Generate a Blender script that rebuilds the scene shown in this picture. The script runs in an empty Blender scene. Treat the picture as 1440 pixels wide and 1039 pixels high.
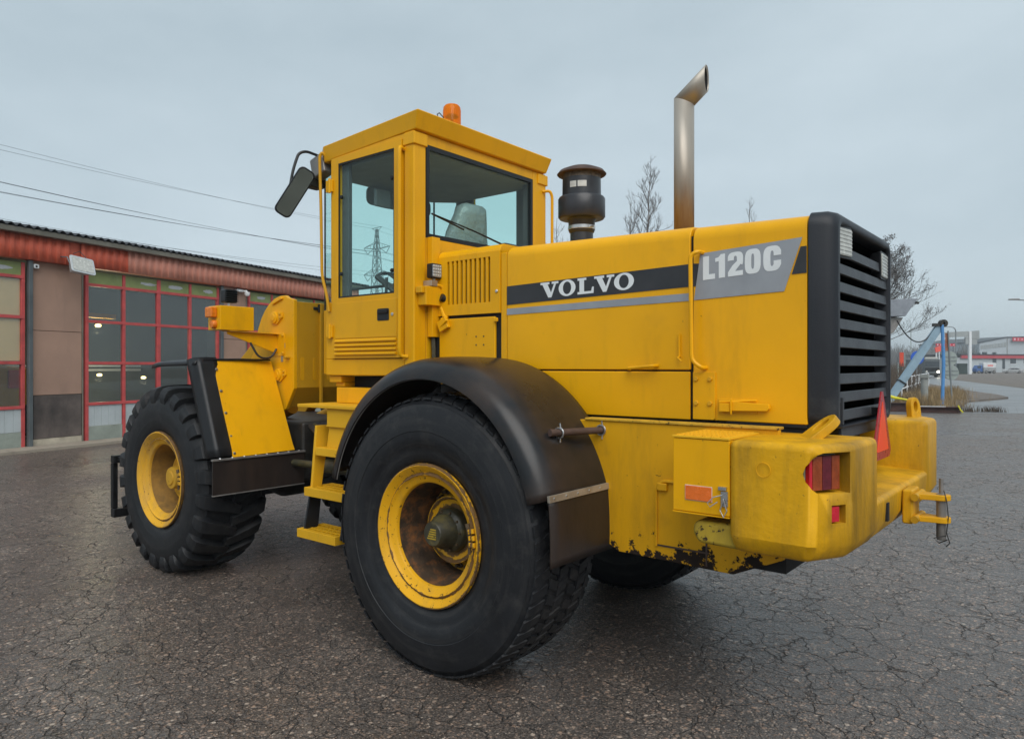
import bpy, bmesh, math, random
from math import sin, cos, pi, radians as rad
from mathutils import Vector, Matrix, noise as mnoise

# ------------------------------------------------------------------ camera, world, sun, exposure
scene = bpy.context.scene
COL = scene.collection
TH = rad(50.842)                       # angle of the view against the loader's long axis
CAM = Vector((-2.9233, 4.1144, 1.7175))
VD = Vector((cos(TH), -sin(TH), 0))    # view direction
VR = Vector((-sin(TH), -cos(TH), 0))   # to the right of the view
cam_data = bpy.data.cameras.new("camera")
cam = bpy.data.objects.new("camera", cam_data)
COL.objects.link(cam)
cam.location = CAM
cam.rotation_euler = (rad(90), 0, math.atan2(VD.y, VD.x) - pi / 2)
cam_data.sensor_width = 36.0
cam_data.lens = 1014.66 / 1440 * 36
cam_data.shift_y = -3.8 / 1440
cam_data.clip_start = 0.05
cam_data.clip_end = 4000
scene.camera = cam

SUN_EL, SUN_AZ = rad(46), rad(140)     # soft light behind thick cloud
world = bpy.data.worlds.new("World")
scene.world = world
world.use_nodes = True
wn, wl = world.node_tree.nodes, world.node_tree.links
wn.clear()
w_out = wn.new('ShaderNodeOutputWorld')
w_bg = wn.new('ShaderNodeBackground')
w_bg.inputs['Strength'].default_value = 0.1
sky = wn.new('ShaderNodeTexSky')
sky.sky_type = 'NISHITA'
sky.sun_disc = False
sky.sun_elevation = SUN_EL
sky.sun_rotation = pi / 2 - SUN_AZ
w_tc = wn.new('ShaderNodeTexCoord')
w_map = wn.new('ShaderNodeMapping')
w_map.inputs['Scale'].default_value = (1.0, 1.0, 2.2)
w_no = wn.new('ShaderNodeTexNoise')
w_no.inputs['Scale'].default_value = 1.6
w_no.inputs['Detail'].default_value = 5
w_no.inputs['Roughness'].default_value = 0.55
w_cr = wn.new('ShaderNodeValToRGB')
w_cr.color_ramp.elements[0].position = 0.30
w_cr.color_ramp.elements[0].color = (3.05, 3.72, 4.12, 1)
w_cr.color_ramp.elements[1].position = 0.72
w_cr.color_ramp.elements[1].color = (4.28, 4.98, 5.38, 1)
w_mix = wn.new('ShaderNodeMixRGB')
w_mix.inputs['Fac'].default_value = 0.94
wl.new(w_tc.outputs['Generated'], w_map.inputs['Vector'])
wl.new(w_map.outputs['Vector'], w_no.inputs['Vector'])
wl.new(w_no.outputs['Fac'], w_cr.inputs['Fac'])
wl.new(sky.outputs['Color'], w_mix.inputs['Color1'])
wl.new(w_cr.outputs['Color'], w_mix.inputs['Color2'])
wl.new(w_mix.outputs['Color'], w_bg.inputs['Color'])
wl.new(w_bg.outputs['Background'], w_out.inputs['Surface'])

sun_data = bpy.data.lights.new("sun", 'SUN')
sun_data.energy = 1.5
sun_data.angle = rad(50)
sun_data.color = (1.0, 0.97, 0.93)
sun = bpy.data.objects.new("sun", sun_data)
COL.objects.link(sun)
sun_dir = Vector((cos(SUN_EL) * cos(SUN_AZ), cos(SUN_EL) * sin(SUN_AZ), sin(SUN_EL)))
sun.rotation_euler = sun_dir.to_track_quat('Z', 'Y').to_euler()

scene.view_settings.view_transform = 'Standard'
scene.view_settings.look = 'None'
scene.view_settings.exposure = 0.60
scene.view_settings.gamma = 1.0
scene.view_settings.use_curve_mapping = False
scene.cycles.use_denoising = True
scene.cycles.max_bounces = 5
scene.cycles.diffuse_bounces = 3
scene.cycles.glossy_bounces = 3
scene.cycles.volume_bounces = 0
scene.cycles.transparent_max_bounces = 12
scene.cycles.sample_clamp_indirect = 6.0

# ------------------------------------------------------------------ materials
class NT:
    def __init__(s, name):
        m = bpy.data.materials.new(name)
        m.use_nodes = True
        s.m = m
        s.n, s.l = m.node_tree.nodes, m.node_tree.links
        s.b = s.n['Principled BSDF']
        s.out = s.n['Material Output']
        s.tc = s.n.new('ShaderNodeTexCoord')
    def link(s, a, b): s.l.new(a, b)
    def val(s, sock, v):
        if hasattr(v, 'links'): s.l.new(v, sock)
        else: sock.default_value = v
    def mapping(s, scale=(1, 1, 1), vec=None, loc=(0, 0, 0)):
        k = s.n.new('ShaderNodeMapping')
        k.inputs['Scale'].default_value = scale
        k.inputs['Location'].default_value = loc
        s.l.new(vec or s.tc.outputs['Object'], k.inputs['Vector'])
        return k.outputs['Vector']
    def noise(s, scale, detail=4, rough=0.55, vec=None, dist=0.0):
        k = s.n.new('ShaderNodeTexNoise')
        k.inputs['Scale'].default_value = scale
        k.inputs['Detail'].default_value = detail
        k.inputs['Roughness'].default_value = rough
        k.inputs['Distortion'].default_value = dist
        s.l.new(vec or s.tc.outputs['Object'], k.inputs['Vector'])
        return k
    def voro(s, scale, feature='F1', vec=None, rnd=1.0):
        k = s.n.new('ShaderNodeTexVoronoi')
        k.feature = feature
        k.inputs['Scale'].default_value = scale
        k.inputs['Randomness'].default_value = rnd
        s.l.new(vec or s.tc.outputs['Object'], k.inputs['Vector'])
        return k
    def ramp(s, fac, stops):
        k = s.n.new('ShaderNodeValToRGB')
        e = k.color_ramp.elements
        while len(e) < len(stops): e.new(0.5)
        for i, (p, c) in enumerate(stops):
            e[i].position = p
            e[i].color = (c[0], c[1], c[2], 1) if hasattr(c, '__len__') else (c, c, c, 1)
        s.l.new(fac, k.inputs['Fac'])
        return k.outputs['Color']
    def mix(s, fac, a, b, mode='MIX'):
        k = s.n.new('ShaderNodeMixRGB')
        k.blend_type = mode
        s.val(k.inputs['Fac'], fac)
        for i, v in (('Color1', a), ('Color2', b)):
            if hasattr(v, 'links'): s.l.new(v, k.inputs[i])
            else: k.inputs[i].default_value = (v[0], v[1], v[2], 1) if hasattr(v, '__len__') else (v, v, v, 1)
        return k.outputs['Color']
    def math(s, op, a, b=0.0, clamp=False):
        k = s.n.new('ShaderNodeMath')
        k.operation = op
        k.use_clamp = clamp
        s.val(k.inputs[0], a)
        s.val(k.inputs[1], b)
        return k.outputs['Value']
    def sep(s, vec=None):
        k = s.n.new('ShaderNodeSeparateXYZ')
        s.l.new(vec or s.tc.outputs['Object'], k.inputs['Vector'])
        return k.outputs
    def bump(s, h, strength, dist=0.01, nrm=None):
        k = s.n.new('ShaderNodeBump')
        k.inputs['Strength'].default_value = strength
        k.inputs['Distance'].default_value = dist
        s.l.new(h, k.inputs['Height'])
        if nrm: s.l.new(nrm, k.inputs['Normal'])
        return k.outputs['Normal']
    def fin(s, color=None, rough=None, metal=None, normal=None, spec=None):
        if color is not None:
            s.val(s.b.inputs['Base Color'], (color[0], color[1], color[2], 1) if isinstance(color, (tuple, list)) else color)
        if rough is not None: s.val(s.b.inputs['Roughness'], rough)
        if metal is not None: s.val(s.b.inputs['Metallic'], metal)
        if spec is not None: s.val(s.b.inputs['Specular IOR Level'], spec)
        if normal is not None: s.l.new(normal, s.b.inputs['Normal'])
        return s.m

def surf(name, c, rough=0.5, metal=0.0, var=0.15, scale=4.0, fine=60.0, bump=0.1, dirt=None, dirt_amt=0.0,
         dirt_scale=2.5, streak=False, spec=None, bdist=0.004):
    """general weathered surface: tone variation, dirt patches, roughness variation, fine relief"""
    t = NT(name)
    n1 = t.noise(scale, 5, 0.6)
    lo = tuple(x * (1 - var) for x in c)
    hi = tuple(min(1, x * (1 + var)) for x in c)
    col = t.ramp(n1.outputs['Fac'], [(0.3, lo), (0.7, hi)])
    n2 = t.noise(fine, 3, 0.6)
    if dirt is not None:
        v = t.mapping((1.0, 1.0, 0.22)) if streak else None
        nd = t.noise(dirt_scale, 7, 0.68, v)
        msk = t.ramp(nd.outputs['Fac'], [(0.62 - 0.35 * dirt_amt, 0.0), (0.80 - 0.2 * dirt_amt, min(1.0, 0.35 + dirt_amt))])
        col = t.mix(msk, col, dirt)
    r = t.ramp(n1.outputs['Fac'], [(0.25, max(0.02, rough - 0.09)), (0.75, min(1, rough + 0.09))])
    nb = t.bump(n2.outputs['Fac'], bump, bdist)
    return t.fin(col, r, metal, nb, spec)

def yellow(name, c=(0.83, 0.405, 0.003), dirt_amt=0.10, dirt=(0.16, 0.09, 0.02), chips=0.0, rough=0.40, seed=0.0, rust_z=None, cast=False, rings=None):
    t = NT(name)
    off = t.mapping((1, 1, 1), loc=(seed, seed * 2, seed * 3))
    n1 = t.noise(1.3, 4, 0.55, off)
    col = t.ramp(n1.outputs['Fac'], [(0.28, tuple(x * 0.90 for x in c)), (0.72, tuple(min(1, x * 1.07) for x in c))])
    vs = t.mapping((1, 1, 0.16), loc=(seed, 0, seed))
    ns = t.noise(5.0, 7, 0.70, vs)
    ms = t.ramp(ns.outputs['Fac'], [(0.56 - 0.25 * dirt_amt, 0.0), (0.86, min(1.0, 0.15 + 1.6 * dirt_amt))])
    col = t.mix(ms, col, dirt)
    nb = t.noise(2.1, 6, 0.66, off)
    mb_ = t.ramp(nb.outputs['Fac'], [(0.60, 0.0), (0.78, min(1.0, 0.05 + 1.3 * dirt_amt))])
    col = t.mix(mb_, col, tuple(x * 1.3 for x in dirt))
    rgh = t.ramp(n1.outputs['Fac'], [(0.25, rough - 0.07), (0.75, rough + 0.10)])
    if chips > 0:
        nc = t.noise(30.0, 9, 0.75, off)
        mc = t.ramp(nc.outputs['Fac'], [(0.66 - 0.12 * chips, 0.0), (0.685 - 0.12 * chips, 1.0)])
        col = t.mix(mc, col, (0.035, 0.022, 0.015))
        rgh = t.mix(mc, rgh, 0.75)
    if rust_z is not None:
        z0, z1 = rust_z
        zz = t.sep()[2]
        g = t.math('DIVIDE', t.math('SUBTRACT', z1, zz), z1 - z0, True)
        nr = t.noise(9.0, 8, 0.65, off)
        m2 = t.math('ADD', t.math('MULTIPLY', g, 0.27), t.math('MULTIPLY', nr.outputs['Fac'], 1.0))
        mr = t.ramp(m2, [(0.675, 0.0), (0.695, 1.0)])
        col = t.mix(mr, col, t.ramp(nr.outputs['Fac'], [(0.4, (0.030, 0.018, 0.012)), (0.7, (0.012, 0.009, 0.008))]))
        rgh = t.mix(mr, rgh, 0.85)
    if rings:
        sx = t.sep()
        rr = t.math('SQRT', t.math('ADD', t.math('MULTIPLY', sx[0], sx[0]), t.math('MULTIPLY', sx[2], sx[2])))
        ng = t.noise(11.0, 8, 0.7, off)
        for (rc, hw, thr) in rings:
            band = t.math('SUBTRACT', 1.0, t.math('DIVIDE', t.math('ABSOLUTE', t.math('SUBTRACT', rr, rc)), hw), True)
            mg = t.ramp(t.math('ADD', t.math('MULTIPLY', band, 0.45), ng.outputs['Fac']), [(thr, 0.0), (thr + 0.05, 0.92)])
            mg = t.math('MULTIPLY', mg, t.ramp(band, [(0.0, 0.0), (0.15, 1.0)]))
            col = t.mix(mg, col, t.ramp(ng.outputs['Fac'], [(0.40, (0.045, 0.026, 0.015)), (0.62, (0.15, 0.085, 0.045))]))
            rgh = t.mix(mg, rgh, 0.8)
    nf = t.noise(140.0, 2, 0.5)
    nw = t.noise(1.9, 3, 0.5)
    b1 = t.bump(nw.outputs['Fac'], 0.22, 0.04)
    if cast:
        b1 = t.bump(t.noise(22.0, 5, 0.6).outputs['Fac'], 0.45, 0.008, b1)
    b2 = t.bump(nf.outputs['Fac'], 0.10, 0.002, b1)
    return t.fin(col, rgh, 0.0, b2, 0.26)

M = {}
M['yellow'] = yellow('yellow_paint', dirt_amt=0.12, chips=0.02, rough=0.35)
M['yellow_cab'] = yellow('yellow_paint_cab', (0.78, 0.385, 0.004), 0.12, seed=3.1)
M['yellow_dirty'] = yellow('yellow_paint_cast', (0.70, 0.36, 0.006), 0.50, (0.095, 0.066, 0.020), 0.14, 0.50, 5.7, cast=True)
M['yellow_frame'] = yellow('yellow_paint_frame', (0.72, 0.36, 0.006), 0.26, (0.12, 0.075, 0.02), 0.10, 0.48, 9.2, (0.72, 0.93))
M['yellow_top_rust'] = yellow('yellow_paint_ledge', (0.62, 0.36, 0.03), 0.45, (0.10, 0.06, 0.03), 0.75, 0.55, 2.2)
M['yellow_dark'] = yellow('yellow_paint_shop', (0.60, 0.31, 0.012), 0.22, (0.10, 0.06, 0.015), 0.12, 0.5, 7.7)
M['yellow_step'] = yellow('yellow_paint_step', (0.74, 0.40, 0.015), 0.12, (0.2, 0.12, 0.03), 0.08, 0.5, 1.7)
M['yellow_worn'] = yellow('yellow_paint_worn', (0.55, 0.37, 0.03), 0.95, (0.075, 0.065, 0.035), 0.75, 0.7, 4.4)
M['rim_yellow'] = yellow('rim_paint', (0.76, 0.385, 0.010), 0.32, (0.20, 0.135, 0.07), 0.55, 0.45, 6.3, rings=((0.345, 0.016, 0.72), (0.400, 0.012, 0.74), (0.182, 0.02, 0.74), (0.12, 0.05, 0.66)))
M['rim_dusty'] = yellow('rim_paint_dusty', (0.68, 0.36, 0.025), 0.50, (0.27, 0.185, 0.10), 0.40, 0.65, 8.1, rings=((0.345, 0.016, 0.78), (0.403, 0.010, 0.72)))
M['rim_rust'] = surf('rim_rusty_barrel', (0.050, 0.030, 0.016), 0.75, var=0.6, scale=9, dirt=(0.30, 0.105, 0.02), dirt_amt=0.42, dirt_scale=14, bump=0.9, fine=40)
M['rim_disc'] = yellow('rim_disc_paint', (0.60, 0.31, 0.014), 0.75, (0.075, 0.038, 0.014), 0.8, 0.6, 3.9)
M['rim_inner_dusty'] = surf('rim_inner_dusty', (0.30, 0.16, 0.03), 0.75, var=0.4, scale=6, dirt=(0.10, 0.06, 0.02), dirt_amt=0.5, dirt_scale=5, bump=0.4)
M['hub_dark'] = surf('hub_oily', (0.045, 0.042, 0.025), 0.45, var=0.5, scale=9, dirt=(0.20, 0.15, 0.03), dirt_amt=0.30, dirt_scale=8, bump=0.4)
M['hub_yellow'] = yellow('hub_paint', (0.58, 0.32, 0.03), 0.4, (0.2, 0.14, 0.06), 0.2, 0.6, 3.3)
M['bolt'] = surf('bolt_steel', (0.10, 0.07, 0.04), 0.6, 0.4, 0.4, 20)
M['bolt_yellow'] = yellow('bolt_paint', (0.70, 0.36, 0.015), 0.15, chips=0.2)
M['steel'] = surf('bright_steel', (0.55, 0.55, 0.55), 0.3, 0.9, 0.2, 12)
M['alu'] = surf('aluminium_strip', (0.42, 0.37, 0.30), 0.45, 0.6, 0.25, 8)
M['alu_dull'] = surf('aluminium_dull', (0.25, 0.235, 0.22), 0.5, 0.5, 0.25, 8)
M['black_plastic'] = surf('black_plastic', (0.013, 0.014, 0.016), 0.40, spec=0.35, var=0.25, scale=6, bump=0.12)
M['black_paint'] = surf('black_paint', (0.010, 0.010, 0.011), 0.42, spec=0.3, var=0.3, scale=8, bump=0.15, dirt=(0.08, 0.07, 0.06), dirt_amt=0.10)
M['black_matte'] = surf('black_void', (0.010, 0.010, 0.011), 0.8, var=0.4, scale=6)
M['grease'] = surf('greasy_iron', (0.022, 0.020, 0.017), 0.55, var=0.6, scale=9, bump=0.5, dirt=(0.09, 0.065, 0.02), dirt_amt=0.25)
M['charcoal'] = surf('charcoal_cover', (0.017, 0.0195, 0.025), 0.44, spec=0.32, var=0.14, scale=3, bump=0.25, fine=220, dirt=(0.10, 0.10, 0.10), dirt_amt=0.06)
M['slat'] = surf('charcoal_slat', (0.038, 0.042, 0.049), 0.46, spec=0.35, var=0.15, scale=5, bump=0.2, fine=200, dirt=(0.05, 0.05, 0.05), dirt_amt=0.12)
M['fender'] = surf('black_fender_rubber', (0.011, 0.012, 0.014), 0.33, spec=0.38, var=0.18, scale=2.2, bump=0.10, fine=90, dirt=(0.058, 0.036, 0.024), dirt_amt=0.46, dirt_scale=1.1, bdist=0.002)
M['flap'] = surf('flap_rubber', (0.022, 0.017, 0.015), 0.38, spec=0.38, var=0.25, scale=3, bump=0.15, dirt=(0.055, 0.035, 0.025), dirt_amt=0.55, dirt_scale=1.6, streak=True)
M['rust_pipe'] = surf('rusty_pipe', (0.075, 0.045, 0.035), 0.65, 0.1, 0.4, 14, bump=0.4)
M['dark_stripe'] = surf('decal_black', (0.028, 0.029, 0.033), 0.40, var=0.3, scale=5, bump=0.08)
M['grey_decal'] = surf('decal_grey', (0.29, 0.31, 0.34), 0.5, var=0.10, scale=6, bump=0.08)
M['white_decal'] = surf('decal_white', (0.74, 0.77, 0.78), 0.5, var=0.05, scale=8, bump=0.08)
M['label_white'] = surf('label_paper', (0.55, 0.55, 0.52), 0.6, var=0.2, scale=20)
M['reflector_orange'] = surf('reflector_orange', (0.80, 0.16, 0.015), 0.25, var=0.1, scale=30, bump=0.5, fine=300)
M['reflector_red'] = surf('reflector_red', (0.55, 0.012, 0.03), 0.25, var=0.1, scale=30, bump=0.4, fine=300)
M['triangle_core'] = surf('fluorescent_red', (0.95, 0.075, 0.018), 0.4, var=0.05, scale=9)
M['triangle_edge'] = surf('retro_red', (0.36, 0.020, 0.030), 0.3, var=0.15, scale=25)
M['work_lens'] = surf('led_lens', (0.33, 0.34, 0.35), 0.22, 0.2, 0.35, 60, bump=0.5)
M['lens_clear'] = surf('lamp_lens', (0.50, 0.50, 0.46), 0.22, 0.1, 0.2, 20, bump=0.4)
M['hose'] = surf('hose_rubber', (0.022, 0.022, 0.024), 0.5)
M['interior_grey'] = surf('cab_liner', (0.24, 0.255, 0.265), 0.85, var=0.12, scale=8)
M['interior_dark'] = surf('cab_trim', (0.09, 0.095, 0.10), 0.7, var=0.15, scale=8)
M['seat_wrap'] = surf('plastic_wrap', (0.27, 0.29, 0.29), 0.25, var=0.15, scale=5, bump=0.5, fine=9, bdist=0.03)
M['prefilter'] = surf('black_prefilter', (0.026, 0.027, 0.032), 0.36, var=0.3, scale=8)
M['mesh_metal'] = surf('wire_mesh', (0.14, 0.11, 0.08), 0.6, 0.4, 0.5, 60, bump=0.8, fine=160)
# exhaust: heat tinted steel with rust towards the root
def exhaust_mat():
    t = NT('heat_tinted_steel')
    zz = t.sep()[2]
    v = t.mapping((9, 9, 1.2))
    n = t.noise(2.0, 6, 0.65, v)
    g = t.math('ADD', t.math('MULTIPLY', t.math('SUBTRACT', zz, 2.45), 0.9), t.math('MULTIPLY', n.outputs['Fac'], 0.55))
    col = t.ramp(g, [(0.22, (0.15, 0.085, 0.060)), (0.40, (0.235, 0.165, 0.125)), (0.60, (0.33, 0.285, 0.235)), (0.95, (0.40, 0.365, 0.315))])
    return t.fin(col, t.ramp(n.outputs['Fac'], [(0.3, 0.36), (0.7, 0.55)]), 0.45, None)
M['exhaust'] = exhaust_mat()
M['soot'] = surf('soot', (0.012, 0.012, 0.014), 0.8)

def tyre_mat(name, c, dust, amt):
    t = NT(name)
    n1 = t.noise(3.5, 6, 0.65)
    col = t.ramp(n1.outputs['Fac'], [(0.3, tuple(x * 0.75 for x in c)), (0.72, tuple(x * 1.25 for x in c))])
    n2 = t.noise(11.0, 7, 0.7)
    m = t.ramp(n2.outputs['Fac'], [(0.5, 0.0), (0.8, amt)])
    col = t.mix(m, col, dust)
    s = t.noise(26.0, 8, 0.75, None, 1.5)
    ms = t.ramp(s.outputs['Fac'], [(0.70, 0.0), (0.76, amt)])
    col = t.mix(ms, col, tuple(x * 1.4 for x in dust))
    sx = t.sep()
    rr = t.math('SQRT', t.math('ADD', t.math('MULTIPLY', sx[0], sx[0]), t.math('MULTIPLY', sx[2], sx[2])))
    cv = t.n.new('ShaderNodeCombineXYZ')
    t.link(t.math('MULTIPLY', rr, 16.0), cv.inputs[0]); t.link(t.math('MULTIPLY', sx[0], 0.9), cv.inputs[1]); t.link(t.math('MULTIPLY', sx[2], 0.9), cv.inputs[2])
    nr = t.noise(1.6, 7, 0.72, cv.outputs[0])
    col = t.mix(t.ramp(nr.outputs['Fac'], [(0.50, 0.0), (0.72, amt * 0.9)]), col, tuple(x * 0.85 for x in dust))
    nb = t.noise(70.0, 5, 0.7)
    nb2 = t.noise(9.0, 5, 0.6)
    b = t.bump(nb2.outputs['Fac'], 0.25, 0.008)
    b = t.bump(nb.outputs['Fac'], 0.30, 0.003, b)
    return t.fin(col, t.ramp(n1.outputs['Fac'], [(0.3, 0.42), (0.7, 0.60)]), 0, b, 0.34)
M['tyre_worn'] = tyre_mat('worn_tyre_rubber', (0.012, 0.013, 0.0155), (0.062, 0.058, 0.055), 0.55)
M['tyre_lug'] = tyre_mat('lug_tyre_rubber', (0.011, 0.012, 0.014), (0.060, 0.056, 0.053), 0.45)

def glass(name, tint, refl=1.0, haze=0.0, haze_c=(0.3, 0.32, 0.33)):
    t = NT(name)
    tr = t.n.new('ShaderNodeBsdfTransparent')
    tr.inputs['Color'].default_value = (*tint, 1)
    gl = t.n.new('ShaderNodeBsdfGlossy')
    gl.inputs['Roughness'].default_value = 0.02
    fr = t.n.new('ShaderNodeFresnel')
    geo = t.n.new('ShaderNodeNewGeometry')
    t.link(t.math('SUBTRACT', 1.5, t.math('MULTIPLY', geo.outputs['Backfacing'], 0.8333)), fr.inputs['IOR'])
    mx = t.n.new('ShaderNodeMixShader')
    f = t.math('MULTIPLY', fr.outputs['Fac'], refl, True)
    t.link(f, mx.inputs['Fac'])
    t.link(tr.outputs[0], mx.inputs[1])
    t.link(gl.outputs[0], mx.inputs[2])
    last = mx.outputs[0]
    if haze > 0:
        df = t.n.new('ShaderNodeBsdfDiffuse')
        df.inputs['Color'].default_value = (*haze_c, 1)
        m2 = t.n.new('ShaderNodeMixShader')
        n = t.noise(2.5, 6, 0.65)
        t.link(t.ramp(n.outputs['Fac'], [(0.3, haze * 0.6), (0.75, haze * 1.4)]), m2.inputs['Fac'])
        t.link(last, m2.inputs[1])
        t.link(df.outputs[0], m2.inputs[2])
        last = m2.outputs[0]
    t.link(last, t.out.inputs['Surface'])
    return t.m
M['cab_glass'] = glass('teal_cab_glass', (0.905, 1.0, 0.985), 0.40, 0.012)
M['pane_glass'] = glass('workshop_pane', (0.90, 0.94, 0.92), 2.0, 0.035, (0.42, 0.46, 0.50))
M['lens_orange'] = glass('orange_lens', (1.0, 0.42, 0.02), 0.6, 0.40, (1.0, 0.33, 0.01))
M['lens_amber'] = surf('amber_lens', (0.75, 0.20, 0.01), 0.22, var=0.2, scale=25, bump=0.5, fine=120)
M['lens_brown'] = surf('brown_amber_lens', (0.28, 0.052, 0.012), 0.2, var=0.25, scale=25, bump=0.5, fine=120)
M['lens_plum'] = surf('plum_red_lens', (0.12, 0.012, 0.022), 0.2, var=0.25, scale=25, bump=0.5, fine=120)
M['mirror'] = surf('mirror_glass', (0.24, 0.27, 0.24), 0.06, 1.0, 0.1, 5, bump=0.0)

def emit(name, c, s):
    t = NT(name)
    e = t.n.new('ShaderNodeEmission')
    e.inputs['Color'].default_value = (*c, 1)
    e.inputs['Strength'].default_value = s
    t.link(e.outputs[0], t.out.inputs['Surface'])
    return t.m
M['lamp_warm'] = emit('lit_lamp_warm', (1.0, 0.74, 0.28), 6.0)
M['headlight_on'] = emit('lit_headlight', (1.0, 0.93, 0.75), 14.0)

# setting
def asphalt():
    t = NT('cracked_asphalt')
    P = t.tc.outputs['Object']
    def warp(vec, scale, amt, det=4):
        n = t.noise(scale, det, 0.62, P)
        k = t.n.new('ShaderNodeMixRGB'); k.blend_type = 'ADD'; k.inputs['Fac'].default_value = amt
        t.link(vec, k.inputs['Color1']); t.link(n.outputs['Color'], k.inputs['Color2'])
        return k.outputs['Color']
    W = warp(warp(P, 2.2, 0.24), 13.0, 0.06)
    c1 = t.voro(4.9, 'DISTANCE_TO_EDGE', W)
    c2 = t.voro(11.0, 'DISTANCE_TO_EDGE', W)
    big = t.noise(0.42, 5, 0.62, P)
    mid = t.noise(2.3, 5, 0.62, P)
    wid = t.noise(6.0, 4, 0.6, P)
    k1 = t.math('SUBTRACT', 1.0, t.math('DIVIDE', c1.outputs['Distance'], t.math('ADD', 0.004, t.math('MULTIPLY', wid.outputs['Fac'], 0.042))), True)
    k2 = t.math('SUBTRACT', 1.0, t.math('DIVIDE', c2.outputs['Distance'], t.math('ADD', 0.004, t.math('MULTIPLY', wid.outputs['Fac'], 0.05))), True)
    a1 = t.ramp(mid.outputs['Fac'], [(0.36, 0.0), (0.60, 1.0)])
    a2 = t.ramp(big.outputs['Fac'], [(0.42, 0.0), (0.60, 0.9)])
    crack = t.math('MAXIMUM', t.math('MULTIPLY', k1, a1), t.math('MULTIPLY', t.math('MULTIPLY', k2, a2), a1))
    def sep(v):
        k = t.n.new('ShaderNodeSeparateColor'); t.link(v.outputs['Color'], k.inputs[0]); return k.outputs
    Wa = warp(P, 30.0, 0.010, 2)
    ag = t.voro(34.0, 'F1', Wa); ac = sep(ag)
    ag1 = t.voro(72.0, 'F1', Wa); ac1 = sep(ag1)
    ag2 = t.voro(150.0, 'F1', P); ac2 = sep(ag2)
    base = t.ramp(ac2[0], [(0.0, (0.030, 0.028, 0.027)), (0.6, (0.070, 0.064, 0.060)), (1.0, (0.14, 0.126, 0.114))])
    def stones(v, c, lo, hi, pk):
        m = t.math('MULTIPLY', t.ramp(v.outputs['Distance'], [(0.30, 1.0), (0.50, 0.0)]), t.ramp(c[0], [(pk, 0.0), (pk + 0.05, 1.0)]))
        col = t.ramp(c[1], [(0.0, (0.050, 0.047, 0.047)), (0.30, (0.095, 0.084, 0.077)), (0.55, (0.185, 0.143, 0.118)), (0.78, (0.28, 0.203, 0.156)), (0.93, (0.34, 0.285, 0.24)), (1.0, (0.42, 0.38, 0.33))])
        return m, col
    m1, s1 = stones(ag1, ac1, 0, 0, 0.25)
    m2, s2 = stones(ag, ac, 0, 0, 0.52)
    col = t.mix(t.math('MULTIPLY', m1, 0.8), base, s1)
    col = t.mix(t.math('MULTIPLY', m2, 0.85), col, s2)
    tone = t.ramp(big.outputs['Fac'], [(0.30, (0.95, 0.85, 0.78)), (0.50, (1.45, 1.31, 1.21)), (0.70, (2.0, 1.84, 1.72))])
    col = t.mix(1.0, col, tone, 'MULTIPLY')
    tone2 = t.ramp(mid.outputs['Fac'], [(0.28, 0.70), (0.70, 1.22)])
    col = t.mix(1.0, col, tone2, 'MULTIPLY')
    oil = t.noise(0.75, 6, 0.7, warp(P, 1.0, 0.5))
    om = t.ramp(oil.outputs['Fac'], [(0.60, 0.0), (0.70, 0.55)])
    col = t.mix(om, col, (0.030, 0.027, 0.026))
    col = t.mix(t.math('MULTIPLY', crack, 0.48), col, (0.012, 0.011, 0.010))
    h = t.math('ADD', t.math('MULTIPLY', m2, 0.55), t.math('MULTIPLY', m1, 0.35))
    h = t.math('ADD', h, t.math('MULTIPLY', ac2[0], 0.22))
    b = t.bump(mid.outputs['Fac'], 0.5, 0.05)
    b = t.bump(h, 0.75, 0.011, b)
    inv = t.math('SUBTRACT', 1.0, crack)
    b = t.bump(inv, 1.0, 0.022, b)
    r = t.ramp(big.outputs['Fac'], [(0.32, 0.23), (0.68, 0.42)])
    r = t.mix(om, r, 0.22)
    r = t.mix(crack, r, 0.9)
    return t.fin(col, r, 0, b, 0.5)
M['asphalt'] = asphalt()

def wet_road():
    t = NT('wet_road_asphalt')
    n = t.noise(0.35, 5, 0.6)
    v = t.mapping((0.2, 1.6, 1))
    n2 = t.noise(0.5, 4, 0.6, v)
    col = t.ramp(n.outputs['Fac'], [(0.3, (0.12, 0.12, 0.12)), (0.7, (0.19, 0.187, 0.185))])
    nb = t.noise(18, 4, 0.6)
    r = t.ramp(n2.outputs['Fac'], [(0.35, 0.26), (0.7, 0.48)])
    return t.fin(col, r, 0, t.bump(nb.outputs['Fac'], 0.15, 0.02), 0.55)
M['road'] = wet_road()
M['gravel'] = surf('gravel_dirt', (0.155, 0.130, 0.110), 0.85, var=0.35, scale=0.6, bump=0.6, fine=6, bdist=0.05)
M['far_ground'] = surf('far_ground', (0.13, 0.12, 0.105), 0.9, var=0.3, scale=0.1, bump=0.4, fine=2, bdist=0.1)
M['kerb'] = surf('concrete_kerb', (0.30, 0.255, 0.20), 0.85, var=0.25, scale=2.5, bump=0.5, fine=30, dirt=(0.13, 0.11, 0.09), dirt_amt=0.3)
M['wall_brown'] = surf('brown_stucco', (0.36, 0.225, 0.165), 0.9, var=0.12, scale=1.2, bump=0.6, fine=90, dirt=(0.24, 0.16, 0.125), dirt_amt=0.22, streak=True)
M['ply'] = surf('stained_plywood', (0.095, 0.075, 0.066), 0.75, var=0.45, scale=2.0, bump=0.3, dirt=(0.025, 0.02, 0.02), dirt_amt=0.35, dirt_scale=3.0, streak=True)
M['concrete'] = surf('concrete_plinth', (0.46, 0.40, 0.31), 0.85, var=0.2, scale=3, bump=0.4, dirt=(0.2, 0.17, 0.13), dirt_amt=0.25)
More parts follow.
